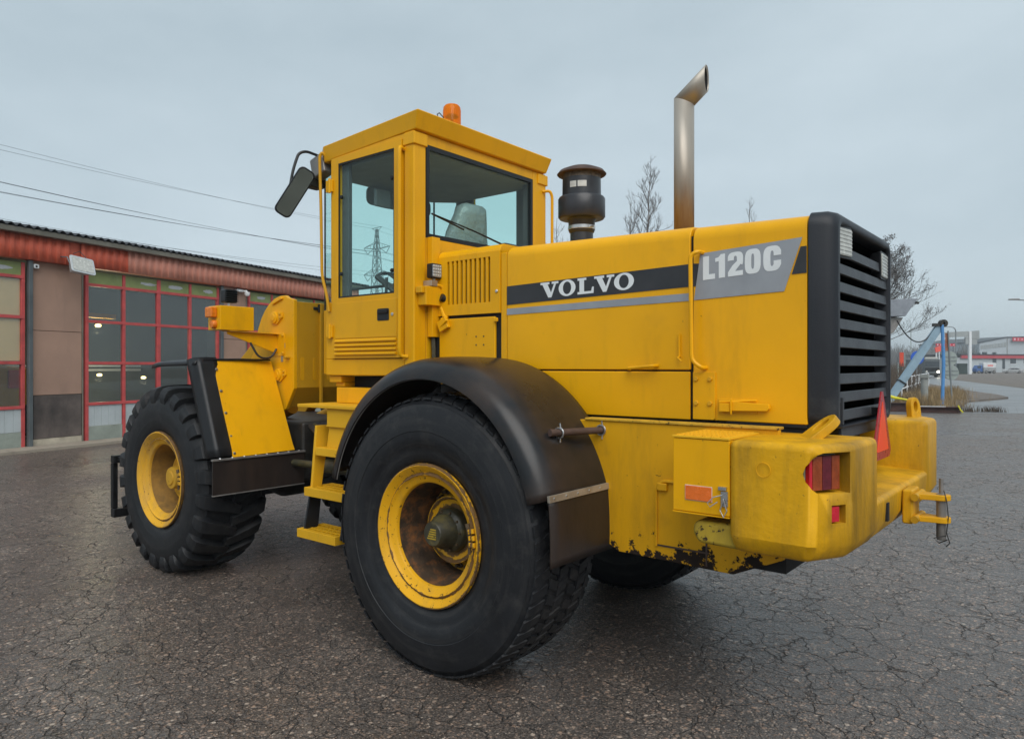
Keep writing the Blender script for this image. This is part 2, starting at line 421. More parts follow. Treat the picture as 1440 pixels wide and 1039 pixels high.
M['red_frame'] = surf('red_door_frame', (0.50, 0.070, 0.068), 0.5, var=0.2, scale=4, bump=0.2, dirt=(0.22, 0.06, 0.05), dirt_amt=0.25)
M['green_panel'] = surf('green_header_panel', (0.215, 0.260, 0.090), 0.55, var=0.2, scale=3, bump=0.15, dirt=(0.42, 0.45, 0.46), dirt_amt=0.02, dirt_scale=3.2)
M['peel'] = surf('peeled_patch', (0.42, 0.44, 0.45), 0.7, var=0.1, scale=8)
M['door_grey'] = surf('grey_door_board', (0.42, 0.46, 0.47), 0.55, var=0.12, scale=2, bump=0.15, dirt=(0.22, 0.26, 0.17), dirt_amt=0.25, dirt_scale=2.0, streak=True)
M['door_green'] = surf('greenish_door_skirt', (0.27, 0.30, 0.26), 0.6, var=0.18, scale=3, bump=0.15, dirt=(0.10, 0.11, 0.08), dirt_amt=0.25)
M['blind'] = surf('beige_blind', (0.90, 0.58, 0.31), 0.8, var=0.06, scale=2)
M['fascia_red'] = surf('red_corrugated', (0.60, 0.115, 0.060), 0.6, var=0.18, scale=1.5, bump=0.15, dirt=(0.30, 0.05, 0.03), dirt_amt=0.2, streak=True)
M['fascia_faded'] = surf('faded_red_corrugated', (0.64, 0.265, 0.190), 0.65, var=0.15, scale=1.5, bump=0.15, dirt=(0.52, 0.17, 0.12), dirt_amt=0.2, streak=True)
M['roof_black'] = surf('dark_roof_sheet', (0.030, 0.034, 0.042), 0.5, var=0.3, scale=3)
M['gutter'] = surf('gutter_metal', (0.20, 0.185, 0.15), 0.5, 0.2, 0.25, 2)
M['downpipe'] = surf('downpipe_grey', (0.10, 0.115, 0.12), 0.5, 0.2, 0.2, 3)
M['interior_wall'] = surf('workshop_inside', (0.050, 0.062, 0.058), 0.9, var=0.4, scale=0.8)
M['lamp_grey'] = surf('floodlight_housing', (0.50, 0.53, 0.54), 0.45, 0.2, 0.12, 6)
M['white_plastic'] = surf('white_plastic', (0.68, 0.69, 0.69), 0.4, var=0.06)
M['bark'] = surf('bare_bark', (0.11, 0.10, 0.095), 0.9, var=0.4, scale=3)
M['bark_birch'] = surf('birch_twig', (0.16, 0.14, 0.13), 0.9, var=0.4, scale=3)
M['galv'] = surf('galvanised_lattice', (0.16, 0.17, 0.18), 0.6, 0.3, 0.2, 2)
M['wire'] = surf('power_cable', (0.045, 0.050, 0.055), 0.6)
M['post_blue'] = surf('bright_blue_post', (0.085, 0.26, 0.55), 0.45, var=0.12, scale=4, dirt=(0.10, 0.12, 0.14), dirt_amt=0.1)
M['brace_blue'] = surf('pale_blue_beam', (0.25, 0.36, 0.44), 0.5, var=0.12, scale=2, dirt=(0.16, 0.20, 0.22), dirt_amt=0.2)
M['rust_beam'] = surf('rusty_beam', (0.055, 0.026, 0.022), 0.8, var=0.4, scale=3, bump=0.4)
M['sheet_grey'] = surf('grey_sheet_steel', (0.24, 0.26, 0.29), 0.5, 0.2, 0.2, 2, dirt=(0.12, 0.13, 0.15), dirt_amt=0.3)
M['sign_back'] = surf('sign_back_grey', (0.29, 0.33, 0.31), 0.55, 0.1, 0.15, 5)
M['sign_pole'] = surf('sign_pole_grey', (0.24, 0.26, 0.27), 0.5, 0.4, 0.2, 5)
M['sign_blue'] = surf('sign_blue', (0.02, 0.10, 0.48), 0.4)
M['sign_rust'] = surf('rusty_sign_board', (0.30, 0.12, 0.07), 0.7, var=0.4, scale=6)
M['sign_red'] = surf('sign_red', (0.62, 0.03, 0.06), 0.45)
M['sign_coral'] = surf('sign_coral', (0.80, 0.10, 0.07), 0.5)
M['white_paint'] = surf('white_paint', (0.72, 0.74, 0.75), 0.5, var=0.08)
M['pale_grey'] = surf('pale_grey_cladding', (0.40, 0.44, 0.47), 0.6, var=0.08, scale=0.3)
M['shop_low'] = surf('shop_wall', (0.42, 0.46, 0.48), 0.7, var=0.08, scale=0.3)
M['red_band'] = surf('shop_red_band', (0.45, 0.045, 0.06), 0.5, var=0.1, scale=0.5)
M['dark_window'] = surf('dark_window', (0.05, 0.06, 0.07), 0.15, var=0.2, scale=0.5)
M['board_grey'] = surf('weathered_board', (0.30, 0.32, 0.32), 0.6, var=0.15, scale=0.5)
M['container_green'] = surf('dark_green_container', (0.022, 0.040, 0.034), 0.6)
M['dry_grass'] = surf('dry_grass', (0.27, 0.19, 0.095), 0.9, var=0.45, scale=1.2)
M['brush'] = surf('bare_brush', (0.10, 0.078, 0.060), 0.9, var=0.4, scale=0.8)
M['far_trees'] = surf('far_wood_hazed', (0.16, 0.158, 0.155), 0.95, var=0.35, scale=0.1)  # bark tone lightened to put distance haze into the colour
M['tape'] = surf('yellow_tape', (0.72, 0.66, 0.03), 0.5)
M['car_silver'] = surf('silver_car_paint', (0.40, 0.40, 0.40), 0.3, 0.5, 0.06)
M['car_blue'] = surf('blue_car_paint', (0.05, 0.13, 0.36), 0.3, 0.2, 0.06)
M['car_white'] = surf('white_car_paint', (0.66, 0.67, 0.68), 0.35)
M['tail_red'] = surf('tail_red', (0.5, 0.02, 0.02), 0.3)
M['rubber'] = surf('black_rubber', (0.02, 0.02, 0.022), 0.8)
M['concrete_post'] = surf('concrete_post', (0.30, 0.31, 0.29), 0.8, var=0.2, scale=4)
M['orange_red'] = surf('orange_red_board', (0.62, 0.07, 0.03), 0.5)

# ------------------------------------------------------------------ mesh building
class MB:
    def __init__(s):
        s.v, s.f = [], []
    def add(s, vs, fs):
        o = len(s.v)
        s.v += [tuple(p) for p in vs]
        s.f += [tuple(i + o for i in f) for f in fs]
        return s
    def box(s, x0, x1, y0, y1, z0, z1):
        vs = [(x, y, z) for z in (z0, z1) for y in (y0, y1) for x in (x0, x1)]
        return s.add(vs, [(0, 2, 3, 1), (4, 5, 7, 6), (0, 1, 5, 4), (2, 6, 7, 3), (0, 4, 6, 2), (1, 3, 7, 5)])
    def obox(s, c, size, rot=None):
        hx, hy, hz = (k / 2 for k in size)
        R_ = rot if rot is not None else Matrix.Identity(3)
        vs = [Vector(c) + R_ @ Vector((x, y, z)) for z in (-hz, hz) for y in (-hy, hy) for x in (-hx, hx)]
        return s.add(vs, [(0, 2, 3, 1), (4, 5, 7, 6), (0, 1, 5, 4), (2, 6, 7, 3), (0, 4, 6, 2), (1, 3, 7, 5)])
    def prism(s, poly, axis, a, b, poly2=None):
        """poly in the plane across axis: x->(y,z), y->(x,z), z->(x,y)"""
        poly2 = poly2 or poly
        def pt(p, k):
            return {'x': (k, p[0], p[1]), 'y': (p[0], k, p[1]), 'z': (p[0], p[1], k)}[axis]
        n = len(poly)
        vs = [pt(p, a) for p in poly] + [pt(p, b) for p in poly2]
        fs = [tuple(range(n)), tuple(range(2 * n - 1, n - 1, -1))]
        fs += [(i, i + n, (i + 1) % n + n, (i + 1) % n) for i in range(n)]
        return s.add(vs, fs)
    def lathe(s, prof, org=(0, 0, 0), axis='y', n=48, closed=False, a0=0.0, a1=2 * pi):
        full = abs(a1 - a0) > 2 * pi - 1e-6
        m = n if full else n + 1
        vs = []
        for i in range(m):
            a = a0 + (a1 - a0) * i / n
            ca, sa = cos(a), sin(a)
            for r, h in prof:
                p = {'y': (r * ca, h, r * sa), 'z': (r * ca, r * sa, h), 'x': (h, r * ca, r * sa)}[axis]
                vs.append((p[0] + org[0], p[1] + org[1], p[2] + org[2]))
        k = len(prof)
        fs = []
        for i in range(n):
            j = (i + 1) % m if full else i + 1
            for q in range(k if closed else k - 1):
                w = (q + 1) % k
                fs.append((i * k + q, j * k + q, j * k + w, i * k + w))
        return s.add(vs, fs)
    def tube(s, path, r, n=10, r1=None, cap=True):
        P = [Vector(p) for p in path]
        m = len(P)
        up = None
        vs = []
        for i, p in enumerate(P):
            d = (P[min(i + 1, m - 1)] - P[max(i - 1, 0)]).normalized()
            if up is None:
                up = d.orthogonal().normalized()
            else:
                up = (up - d * up.dot(d))
                up = up.normalized() if up.length > 1e-6 else d.orthogonal().normalized()
            sd = d.cross(up)
            rr = r if r1 is None else r + (r1 - r) * i / (m - 1)
            for k in range(n):
                a = 2 * pi * k / n
                vs.append(p + (up * cos(a) + sd * sin(a)) * rr)
        fs = [(i * n + k, i * n + (k + 1) % n, (i + 1) * n + (k + 1) % n, (i + 1) * n + k) for i in range(m - 1) for k in range(n)]
        if cap:
            fs += [tuple(range(n - 1, -1, -1)), tuple((m - 1) * n + k for k in range(n))]
        return s.add(vs, fs)
    def grid(s, rows):
        """rows: list of equally long rows of points"""
        a, b = len(rows), len(rows[0])
        vs = [p for r in rows for p in r]
        fs = [(i * b + j, i * b + j + 1, (i + 1) * b + j + 1, (i + 1) * b + j) for i in range(a - 1) for j in range(b - 1)]
        return s.add(vs, fs)
    def build(s, name, mat, parent=None, bevel=0.0, seg=2, ang=35, flat=False, solid=0.0, label=None, cat=None, group=None, kind=None, loc=None, rotz=None):
        me = bpy.data.meshes.new(name)
        me.from_pydata([tuple(p) for p in s.v], [], s.f)
        bm = bmesh.new()
        bm.from_mesh(me)
        bmesh.ops.recalc_face_normals(bm, faces=bm.faces)
        bm.to_mesh(me)
        bm.free()
        me.materials.append(M[mat] if isinstance(mat, str) else mat)
        if not flat:
            me.polygons.foreach_set('use_smooth', [True] * len(me.polygons))
            me.set_sharp_from_angle(angle=rad(ang))
        o = bpy.data.objects.new(name, me)
        COL.objects.link(o)
        if parent is not None: o.parent = parent
        if loc is not None: o.location = loc
        if rotz is not None: o.rotation_euler = (0, 0, rotz)
        if solid:
            md = o.modifiers.new('solid', 'SOLIDIFY'); md.thickness = solid; md.offset = 0
        if bevel:
            md = o.modifiers.new('bevel', 'BEVEL'); md.width = bevel; md.segments = seg
            md.limit_method = 'ANGLE'; md.angle_limit = rad(32); md.harden_normals = True
        tag(o, label, cat, group, kind)
        return o

def tag(o, label=None, cat=None, group=None, kind=None):
    if label: o['label'] = label
    if cat: o['category'] = cat
    if group: o['group'] = group
    if kind: o['kind'] = kind
    return o

def empty(name, loc=(0, 0, 0), rotz=0.0, parent=None, label=None, cat=None, group=None):
    o = bpy.data.objects.new(name, None)
    o.empty_display_size = 0.3
    COL.objects.link(o)
    o.location = loc
    o.rotation_euler = (0, 0, rotz)
    if parent is not None: o.parent = parent
    return tag(o, label, cat, group)

def copy_tree(o, parent=None):
    c = o.copy()
    COL.objects.link(c)
    c.parent = parent
    for ch in list(o.children):
        copy_tree(ch, c)
    return c

def fillet(path, r, n=5):
    P = [Vector(p) for p in path]
    out = [P[0]]
    for i in range(1, len(P) - 1):
        a, b, c = P[i - 1], P[i], P[i + 1]
        k = min(r, (a - b).length * 0.49, (c - b).length * 0.49)
        p0, p1 = b + (a - b).normalized() * k, b + (c - b).normalized() * k
        for j in range(n + 1):
            t = j / n
            out.append(p0 * (1 - t) ** 2 + b * 2 * t * (1 - t) + p1 * t * t)
    out.append(P[-1])
    return out

def rrect(x0, x1, y0, y1, r, n=4):
    pts = []
    for cx, cy, a in ((x1 - r, y1 - r, 0), (x0 + r, y1 - r, 90), (x0 + r, y0 + r, 180), (x1 - r, y0 + r, 270)):
        for j in range(n + 1):
            t = rad(a + 90 * j / n)
            pts.append((cx + r * cos(t), cy + r * sin(t)))
    return pts

def carve(o, cutters):
    """subtract closed shapes from a mesh object for good"""
    for mb in cutters:
        c = mb.build('cutter', 'black_matte', flat=True)
        md = o.modifiers.new('cut', 'BOOLEAN'); md.operation = 'DIFFERENCE'; md.object = c; md.solver = 'EXACT'
        dg = bpy.context.evaluated_depsgraph_get()
        me = bpy.data.meshes.new_from_object(o.evaluated_get(dg))
        o.modifiers.clear()
        o.data = me
        bpy.data.objects.remove(c, do_unlink=True)
    o.data.polygons.foreach_set('use_smooth', [True] * len(o.data.polygons))
    o.data.set_sharp_from_angle(angle=rad(35))

def add_bevel(o, w, seg=2):
    md = o.modifiers.new('bevel', 'BEVEL'); md.width = w; md.segments = seg
    md.limit_method = 'ANGLE'; md.angle_limit = rad(32); md.harden_normals = True

def WP(u, dep, z=0.0):
    """world point on the ground: u = bearing as in a 1440 wide frame, dep = metres along the view"""
    p = CAM + VD * dep + VR * (dep * (u - 720) / 1014.66)
    return Vector((p.x, p.y, z))

def scatter_bolts(name, pts, r, h, axis, mat, parent):
    for p in pts:
        b = MB()
        prof = [(0, h), (r * 0.86, h), (r, h * 0.75), (r, 0)]
        b.lathe(prof, p, axis, 6 if r > 0.007 else 6)
        b.build(name, mat, parent, flat=True)

# ------------------------------------------------------------------ the setting
def sheet(name, pts, z, mat, thick=0.0, kind='structure'):
    b = MB()
    q = [(p.x, p.y) for p in (WP(u, d) for u, d in pts)]
    if thick: b.prism(q, 'z', z - thick, z)
    else: b.add([(x, y, z) for x, y in q], [tuple(range(len(q)))])
    o = b.build(name, mat, flat=True, kind=kind)
    return o

g = MB(); g.add([(-1000, -1300, -0.03), (1000, -1300, -0.03), (1000, 700, -0.03), (-1000, 700, -0.03)], [(0, 1, 2, 3)])
g.build('ground', 'far_ground', flat=True, kind='structure')
yard = MB()
yc = [CAM + VR * l + VD * d for l, d in ((-60, -30), (60, -30), (60, 26.6), (-60, 26.6))]
yard.add([(p.x, p.y, 0.0) for p in yc], [(0, 1, 2, 3)])
yard.build('asphalt_yard', 'asphalt', flat=True, kind='structure')
sheet('road', [(1250, 26.8), (2600, 26.8), (2600, 48), (1440, 57.4), (1336, 98), (1318, 122), (1308, 200), (1290, 200), (1296, 122), (1250, 60)], -0.010, 'road')
sheet('gravel_lot', [(1440, 57.6), (2600, 48.2), (2600, 330), (1250, 330), (1309, 200), (1319, 122), (1337, 98.3)], -0.016, 'gravel')
sheet('verge', [(1150, 28.4), (1345, 29.0), (1362, 35.0), (1402, 37.6), (1418, 39.0), (1404, 42.5), (1352, 52), (1303, 72), (1230, 78), (1100, 60)], 0.085, 'gravel', 0.12)

# ------------------------------------------------------------------ the workshop on the left
BROT = math.atan2(-0.963, 0.2686)
shop = empty('workshop_building', (14.2, -0.64, 0), BROT, None,
             'long brown workshop with red framed glazed doors and red corrugated fascia', 'building')
D0 = 0.0
def wall_bay(s0, s1):
    b = MB(); b.box(s0, s1, 0.0, 0.2, 1.12, 2.475); b.build('wall_panel', 'wall_brown', shop, 0.006)
    b = MB(); b.box(s0, s1, 0.0, 0.2, 2.485, 3.93); b.build('wall_panel', 'wall_brown', shop, 0.006)
    b = MB(); b.box(s0 + 0.02, s1 - 0.02, -0.012, 0.2, 0.20, 1.11); b.build('plywood_panel', 'ply', shop, 0.004)
    b = MB(); b.box(s0, s1, -0.004, 0.2, -0.02, 0.195); b.build('plinth', 'concrete', shop, 0.006)
    for e in (s0 - 0.025, s1 + 0.003):
        b = MB(); b.box(e, e + 0.022, -0.02, 0.12, 0.0, 3.92); b.build('corner_trim', 'gutter', shop)
def garage_door(s0, s1, blind, seed):
    rng = random.Random(seed)
    d = empty('garage_door', (0, 0, 0), 0, shop)
    fr = MB()
    n = 4
    w = (s1 - s0) / n
    zr = (0.88, 1.80, 2.74, 3.565)
    for i in range(n + 1):
        hw = 0.05 if i == 2 else 0.036
        c = min(max(s0 + w * i, s0 + hw), s1 - hw)
        fr.box(c - hw, c + hw, -0.02, 0.06, 0.03, 3.87)
    f = fr.build('door_frame', 'red_frame', d, 0.004)
    rl = MB()
    for z in zr:
        rl.box(s0 + 0.01, s1 - 0.01, -0.028, 0.05, z - 0.032, z + 0.032)
    rl.build('door_rail', 'red_frame', d, 0.004)
    for i in range(n):
        a, b_ = s0 + w * i + 0.05, s0 + w * (i + 1) - 0.05
        for z0, z1 in ((zr[0] + .033, zr[1] - .033), (zr[1] + .033, zr[2] - .033), (zr[2] + .033, zr[3] - .033)):
            m = MB(); m.box(a - 0.012, b_ + 0.012, 0.016, 0.024, z0, z1); m.build('pane', 'pane_glass', d)
        m = MB(); m.box(a - 0.01, b_ + 0.01, 0.0, 0.04, zr[3] + .034, 3.868); m.build('header_panel', 'green_panel', d, 0.004)
        if not (i == 0 and seed == 2):
            m = MB()
            cx, cz = (a + b_) / 2 + rng.uniform(0.0, .2), 3.73
            rx, rz = rng.uniform(0.12, 0.24), rng.uniform(.035, .055)
            ring = []
            for k in range(22):
                t = 2 * pi * k / 22
                q = 1 + 0.45 * mnoise.noise((cos(t) * 2.3 + seed * 7 + i * 3, sin(t) * 2.3, i))
                ring.append((cx + rx * q * cos(t), -0.003, cz + rz * q * sin(t)))
            m.add(ring, [tuple(range(22))]); m.build('peeled_patch', 'peel', d, flat=True)
        for k in range(5):
            pw = (b_ - a) / 5
            m = MB(); m.box(a + pw * k + 0.002, a + pw * (k + 1) - 0.002, 0.0, 0.03, 0.375, 0.845); m.build('board', 'door_grey', d, 0.003)
        m = MB(); m.box(a - 0.01, b_ + 0.01, -0.008, 0.03, 0.04, 0.37); m.build('skirt_panel', 'door_green', d, 0.004)
        if blind:
            for z0, z1 in ((zr[1] + .04, zr[2] - .04), (zr[2] + .04, zr[3] - .04)):
                m = MB(); m.box(a - 0.008, b_ + 0.008, 0.032, 0.05, z0, z1); m.build('blind', 'blind', d)
    return d
garage_door(-3.42, 0.47, True, 1)
garage_door(1.80, 5.67, False, 2)
garage_door(6.76, 10.62, False, 3)
wall_bay(0.63, 1.72)
wall_bay(5.77, 6.68)
wall_bay(10.72, 11.9)
wall_bay(-4.6, -3.5)
for s in (0.545, 5.72):
    m = MB(); m.box(s - 0.045, s + 0.045, -0.10, -0.01, 0.02, 3.93); m.build('downpipe', 'downpipe', shop, 0.015)
# corrugated fascia sheets
def fascia(s0, s1, mat):
    prof = []
    p = 0.19
    k0 = math.floor(s0 / p)
    s = s0
    pts = []
    x = s0
    while x < s1:
        ph = (x / p) % 1.0
        d = 0.0 if ph < 0.38 else (0.036 if 0.5 <= ph < 0.88 else (0.036 * (ph - .38) / .12 if ph < 0.5 else 0.036 * (1 - (ph - .88) / .12)))
        pts.append((x, -0.13 - d))
        x += p / 25
    rows = [[(x, y, 3.93) for x, y in pts], [(x, y, 4.44) for x, y in pts]]
    m = MB(); m.grid(rows); m.build('fascia_sheet', mat, shop, solid=0.004, ang=20)
fascia(-4.6, 1.36, 'fascia_red')
fascia(1.60, 2.76, 'fascia_red')
x = 2.76
while x < 11.8:
    fascia(x + 0.003, min(x + 1.52, 11.9), 'fascia_faded'); x += 1.52
m = MB(); m.box(-4.6, 11.9, -0.10, 0.1, 3.935, 4.43); m.build('fascia_backing', 'fascia_red', shop)
m = MB(); m.prism([(-0.30, 4.43), (-0.13, 4.43), (-0.13, 4.54), (-0.31, 4.54)], 'x', -4.65, 11.95); m.build('gutter', 'gutter', shop, 0.012)
# wavy roof sheets, each one metre wide
x = -4.7
while x < 12.0:
    rows = []
    n = 34
    for j in range(9):
        y = -0.34 + j * 0.85
        rows.append([(x + 1.062 * i / n, y, 4.575 + 0.032 * cos(2 * pi * (x + 1.062 * i / n) / 0.177) + (y + 0.34) * 0.13) for i in range(n + 1)])
    m = MB(); m.grid(rows); m.build('roof_sheet', 'roof_black', shop, solid=0.012)
    x += 1.063
# shell and inside
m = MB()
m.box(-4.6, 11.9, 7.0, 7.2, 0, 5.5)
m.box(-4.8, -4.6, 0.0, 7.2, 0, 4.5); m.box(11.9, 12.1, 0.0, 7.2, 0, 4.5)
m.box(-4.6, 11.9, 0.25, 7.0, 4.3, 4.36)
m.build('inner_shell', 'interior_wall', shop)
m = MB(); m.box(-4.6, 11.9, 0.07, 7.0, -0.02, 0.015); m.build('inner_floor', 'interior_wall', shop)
for (s, y, z) in ((3.97, 2.5, 2.81), (5.87, 5.0, 1.47), (7.41, 5.0, 1.37)):
    m = MB(); m.lathe([(0, -0.045), (0.06, -0.03), (0.075, 0.0), (0.06, 0.03), (0, 0.045)], (s, y, z), 'z', 16); il = m.build('inside_lamp', 'lamp_warm', shop)
    ld = bpy.data.lights.new('inside_lamp_light', 'POINT'); ld.energy = 45; ld.color = (1.0, 0.84, 0.55); ld.shadow_soft_size = 0.1
    lo = bpy.data.objects.new('inside_lamp_light', ld); COL.objects.link(lo); lo.parent = il; lo.location = (s, y, z - 0.12)
m = MB(); m.box(2.9, 4.35, 2.30, 2.42, 3.00, 3.12); m.build('lamplit_beam', 'yellow_dark', shop, 0.01)  # yellow colour stands in for lamp light caught on this beam
m = MB(); m.box(1.9, 5.6, 2.9, 3.0, 1.60, 1.66); m.box(1.9, 5.6, 2.9, 3.0, 1.72, 1.76); m.build('inside_rail', 'white_paint', shop)
# pavement strip along the wall
m = MB(); m.box(-6, 12.5, -0.62, -0.03, -0.02, 0.065)
pv = m.build('pavement', 'kerb', None, 0.012, kind='structure', loc=(14.2, -0.64, 0), rotz=BROT)
# yellow machine parked inside, seen through the lower panes of the first door
pm = empty('parked_digger', Vector((14.2, -0.64, 0)) + Matrix.Rotation(BROT, 3, 'Z') @ Vector((1.95, 2.9, 0.015)), BROT, None,
           'yellow machine parked inside the workshop behind the door with beige blinds', 'machine')
m = MB(); m.prism([(-1.2, 0.45), (0.45, 0.45), (0.5, 1.0), (0.2, 1.65), (-0.5, 1.75), (-1.2, 1.2)], 'y', -0.5, 0.5); m.build('body', 'yellow_dark', pm, 0.03)
m = MB(); m.lathe([(0.0, -.15), (.34, -.15), (.42, -.1), (.42, .1), (.34, .15), (0, .15)], (0.25, -0.62, 0.42), 'y', 28); m.build('wheel', 'rubber', pm)
m = MB(); m.lathe([(0.0, -.15), (.34, -.15), (.42, -.1), (.42, .1), (.34, .15), (0, .15)], (-0.85, -0.62, 0.42), 'y', 28); m.build('wheel', 'rubber', pm)
m = MB(); m.box(-0.35, 0.0, -0.56, -0.505, 1.2, 1.62); m.build('red_panel', 'sign_red', pm, 0.01)

def on_wall(name, s, y, z, label, cat, group=None):
    p = Vector((14.2, -0.64, 0)) + Matrix.Rotation(BROT, 3, 'Z') @ Vector((s, y, z))
    return empty(name, p, BROT, None, label, cat, group)
fl = on_wall('floodlight', 1.40, -0.14, 4.06, 'big pale grey floodlight tilted down under the workshop fascia', 'floodlight')
R_ = Matrix.Rotation(rad(-22), 3, 'X') @ Matrix.Rotation(rad(6), 3, 'Y')
hb = MB().prism(rrect(-0.23, 0.23, -0.16, 0.16, 0.04), 'y', -0.02, 0.17, rrect(-0.16, 0.16, -0.11, 0.11, 0.03))
hb.prism(rrect(-0.27, 0.27, -0.195, 0.195, 0.05), 'y', -0.055, -0.021)
hb.v = [tuple(R_ @ Vector(p) + Vector((0, -0.30, -0.17))) for p in hb.v]
hb.build('housing', 'lamp_grey', fl, 0.008)
lb = MB().prism(rrect(-0.23, 0.23, -0.155, 0.155, 0.03), 'y', -0.062, -0.056)
lb.v = [tuple(R_ @ Vector(p) + Vector((0, -0.30, -0.17))) for p in lb.v]
lb.build('lens', 'lens_clear', fl)
for sx in (-0.25, 0.25):
    m = MB(); m.tube([(sx, 0.02, 0.02), (sx, -0.2, 0.0), (sx, -0.30, -0.17)], 0.014, 6); m.build('bracket', 'galv', fl)
m = MB(); m.tube([(0.02, 0.0, 0.12), (0.1, -0.1, 0.18), (0.2, -0.16, 0.05), (0.16, -0.24, -0.08)], 0.008, 5); m.build('cable', 'wire', fl)
sc_ = on_wall('security_camera', 6.40, 0.0, 3.80, 'small white dome security camera on the brown wall panel', 'camera')
m = MB(); m.box(-0.16, 0.10, -0.10, 0.0, 0.02, 0.10); m.build('mount', 'white_plastic', sc_, 0.02)
m = MB(); m.tube([(0.06, -0.05, 0.05), (0.10, -0.20, 0.05), (0.10, -0.22, 0.0)], 0.025, 8); m.build('arm', 'white_plastic', sc_)
m = MB(); m.lathe([(0, 0.04), (0.07, 0.03), (0.075, -0.02), (0.055, -0.07), (0, -0.095)], (0.10, -0.22, -0.01), 'z', 20); m.build('dome', 'white_plastic', sc_)
sb = on_wall('sensor_box', 0.66, 0.0, 3.80, 'tiny white sensor box high on the wall beside the downpipe', 'sensor')
m = MB(); m.prism(rrect(-0.05, 0.06, -0.03, 0.06, 0.02), 'y', -0.09, 0.0); m.build('casing', 'white_plastic', sb, 0.008)
m = MB(); m.lathe([(0, -0.108), (0.018, -0.104), (0.022, -0.09)], (0.0, 0, 0.012), 'y', 12); m.build('eye', 'black_plastic', sb)

# ------------------------------------------------------------------ the wheel loader (x forward, y to its left, origin under the rear axle)
loader = empty('wheel_loader', (0, 0, 0), 0, None, 'yellow articulated wheel loader parked on cracked asphalt', 'wheel loader')
def part(mb, name, mat, parent=None, bevel=0.0, seg=2, **k):
    return mb.build(name, mat, parent or loader, bevel, seg, **k)

# ---- wheels, built round their own centre, outside towards +y
HUBZ = 0.772
def clampz(mb):
    out = []
    for x, y, z in mb.v:
        if z < -HUBZ + 0.002:
            over = (-HUBZ + 0.002) - z
            y = y * (1 + over * 0.9)
            z = -HUBZ + 0.002 - 0.0005 * over
        out.append((x, y, z))
    mb.v = out

def rear_tyre():
    b = MB()
    side = [(0.385, 0.215), (0.400, 0.250), (0.430, 0.268), (0.475, 0.284), (0.500, 0.286), (0.504, 0.290), (0.56, 0.297), (0.585, 0.297), (0.588, 0.300), (0.64, 0.296),
            (0.700, 0.283), (0.735, 0.272), (0.738, 0.264), (0.768, 0.246), (0.780, 0.225)]
    prof = side + [(0.783, 0.12), (0.784, 0.0), (0.783, -0.12)] + [(r, -y) for r, y in reversed(side)]
    b.lathe(prof, (0, 0, 0), 'y', 120)
    n = 58
    for i in range(n):
        for sgn in (-1, 1):
            a0 = 2 * pi * (i + (0.5 if sgn < 0 else 0)) / n
            # shoulder block and two inner blocks, slanted
            for (y0, y1, r0, r1, w, sk) in ((0.175, 0.262, 0.762, 0.7935, 0.74, 0.050), (0.095, 0.165, 0.775, 0.7965, 0.72, -0.040), (0.01, 0.085, 0.775, 0.7970, 0.76, 0.045)):
                hw = pi / n * w
                vs = []
                for rr, ex in ((r0, 1.0), (r1, 0.86)):
                    for yy in (y0, y1):
                        for sg in (-1, 1):
                            aa = a0 + sg * hw * ex + sk * (yy - y0) / 0.08
                            rad_ = rr - (0.022 if (yy == y1 and y1 > 0.25 and rr == r1) else 0.0)
                            vs.append((rad_ * cos(aa), sgn * yy, rad_ * sin(aa)))
                b.add(vs, [(0, 1, 3, 2), (4, 6, 7, 5), (0, 4, 5, 1), (2, 3, 7, 6), (0, 2, 6, 4), (1, 5, 7, 3)])
    clampz(b)
    return b

def front_tyre():
    b = MB()
    side = [(0.385, 0.215), (0.400, 0.250), (0.430, 0.266), (0.475, 0.280), (0.500, 0.283), (0.504, 0.287), (0.56, 0.292), (0.60, 0.290), (0.66, 0.278), (0.700, 0.262), (0.735, 0.225)]
    prof = side + [(0.745, 0.12), (0.747, 0.0), (0.745, -0.12)] + [(r, -y) for r, y in reversed(side)]
    b.lathe(prof, (0, 0, 0), 'y', 120)
    n = 24
    st = [(-0.03, 0.792, 0.73, 0.00, 0.46), (0.07, 0.794, 0.73, 0.045, 0.48), (0.16, 0.791, 0.725, 0.085, 0.54), (0.225, 0.783, 0.71, 0.105, 0.60),
          (0.268, 0.764, 0.69, 0.118, 0.62), (0.289, 0.726, 0.66, 0.122, 0.60), (0.292, 0.684, 0.63, 0.124, 0.56), (0.284, 0.645, 0.61, 0.124, 0.48)]
    for i in range(n):
        for sgn in (-1, 1):
            a0 = 2 * pi * (i + (0.5 if sgn < 0 else 0)) / n
            vs, fs = [], []
            for (yy, ro, ri, da, w) in st:
                hw = 2 * pi / n * w * 0.5
                am = a0 - da
                yi = yy if yy < 0.2 else yy - 0.05
                vs += [(ri * cos(am - hw * 1.15), sgn * yi, ri * sin(am - hw * 1.15)), (ro * cos(am - hw * .86), sgn * yy, ro * sin(am - hw * .86)),
                       (ro * cos(am + hw * .86), sgn * yy, ro * sin(am + hw * .86)), (ri * cos(am + hw * 1.15), sgn * yi, ri * sin(am + hw * 1.15))]
            m = len(st)
            for q in range(m - 1):
                for e in range(4):
                    fs.append((q * 4 + e, q * 4 + (e + 1) % 4, (q + 1) * 4 + (e + 1) % 4, (q + 1) * 4 + e))
            fs += [(0, 1, 2, 3), ((m - 1) * 4 + 3, (m - 1) * 4 + 2, (m - 1) * 4 + 1, (m - 1) * 4)]
            b.add(vs, fs)
    clampz(b)
    return b

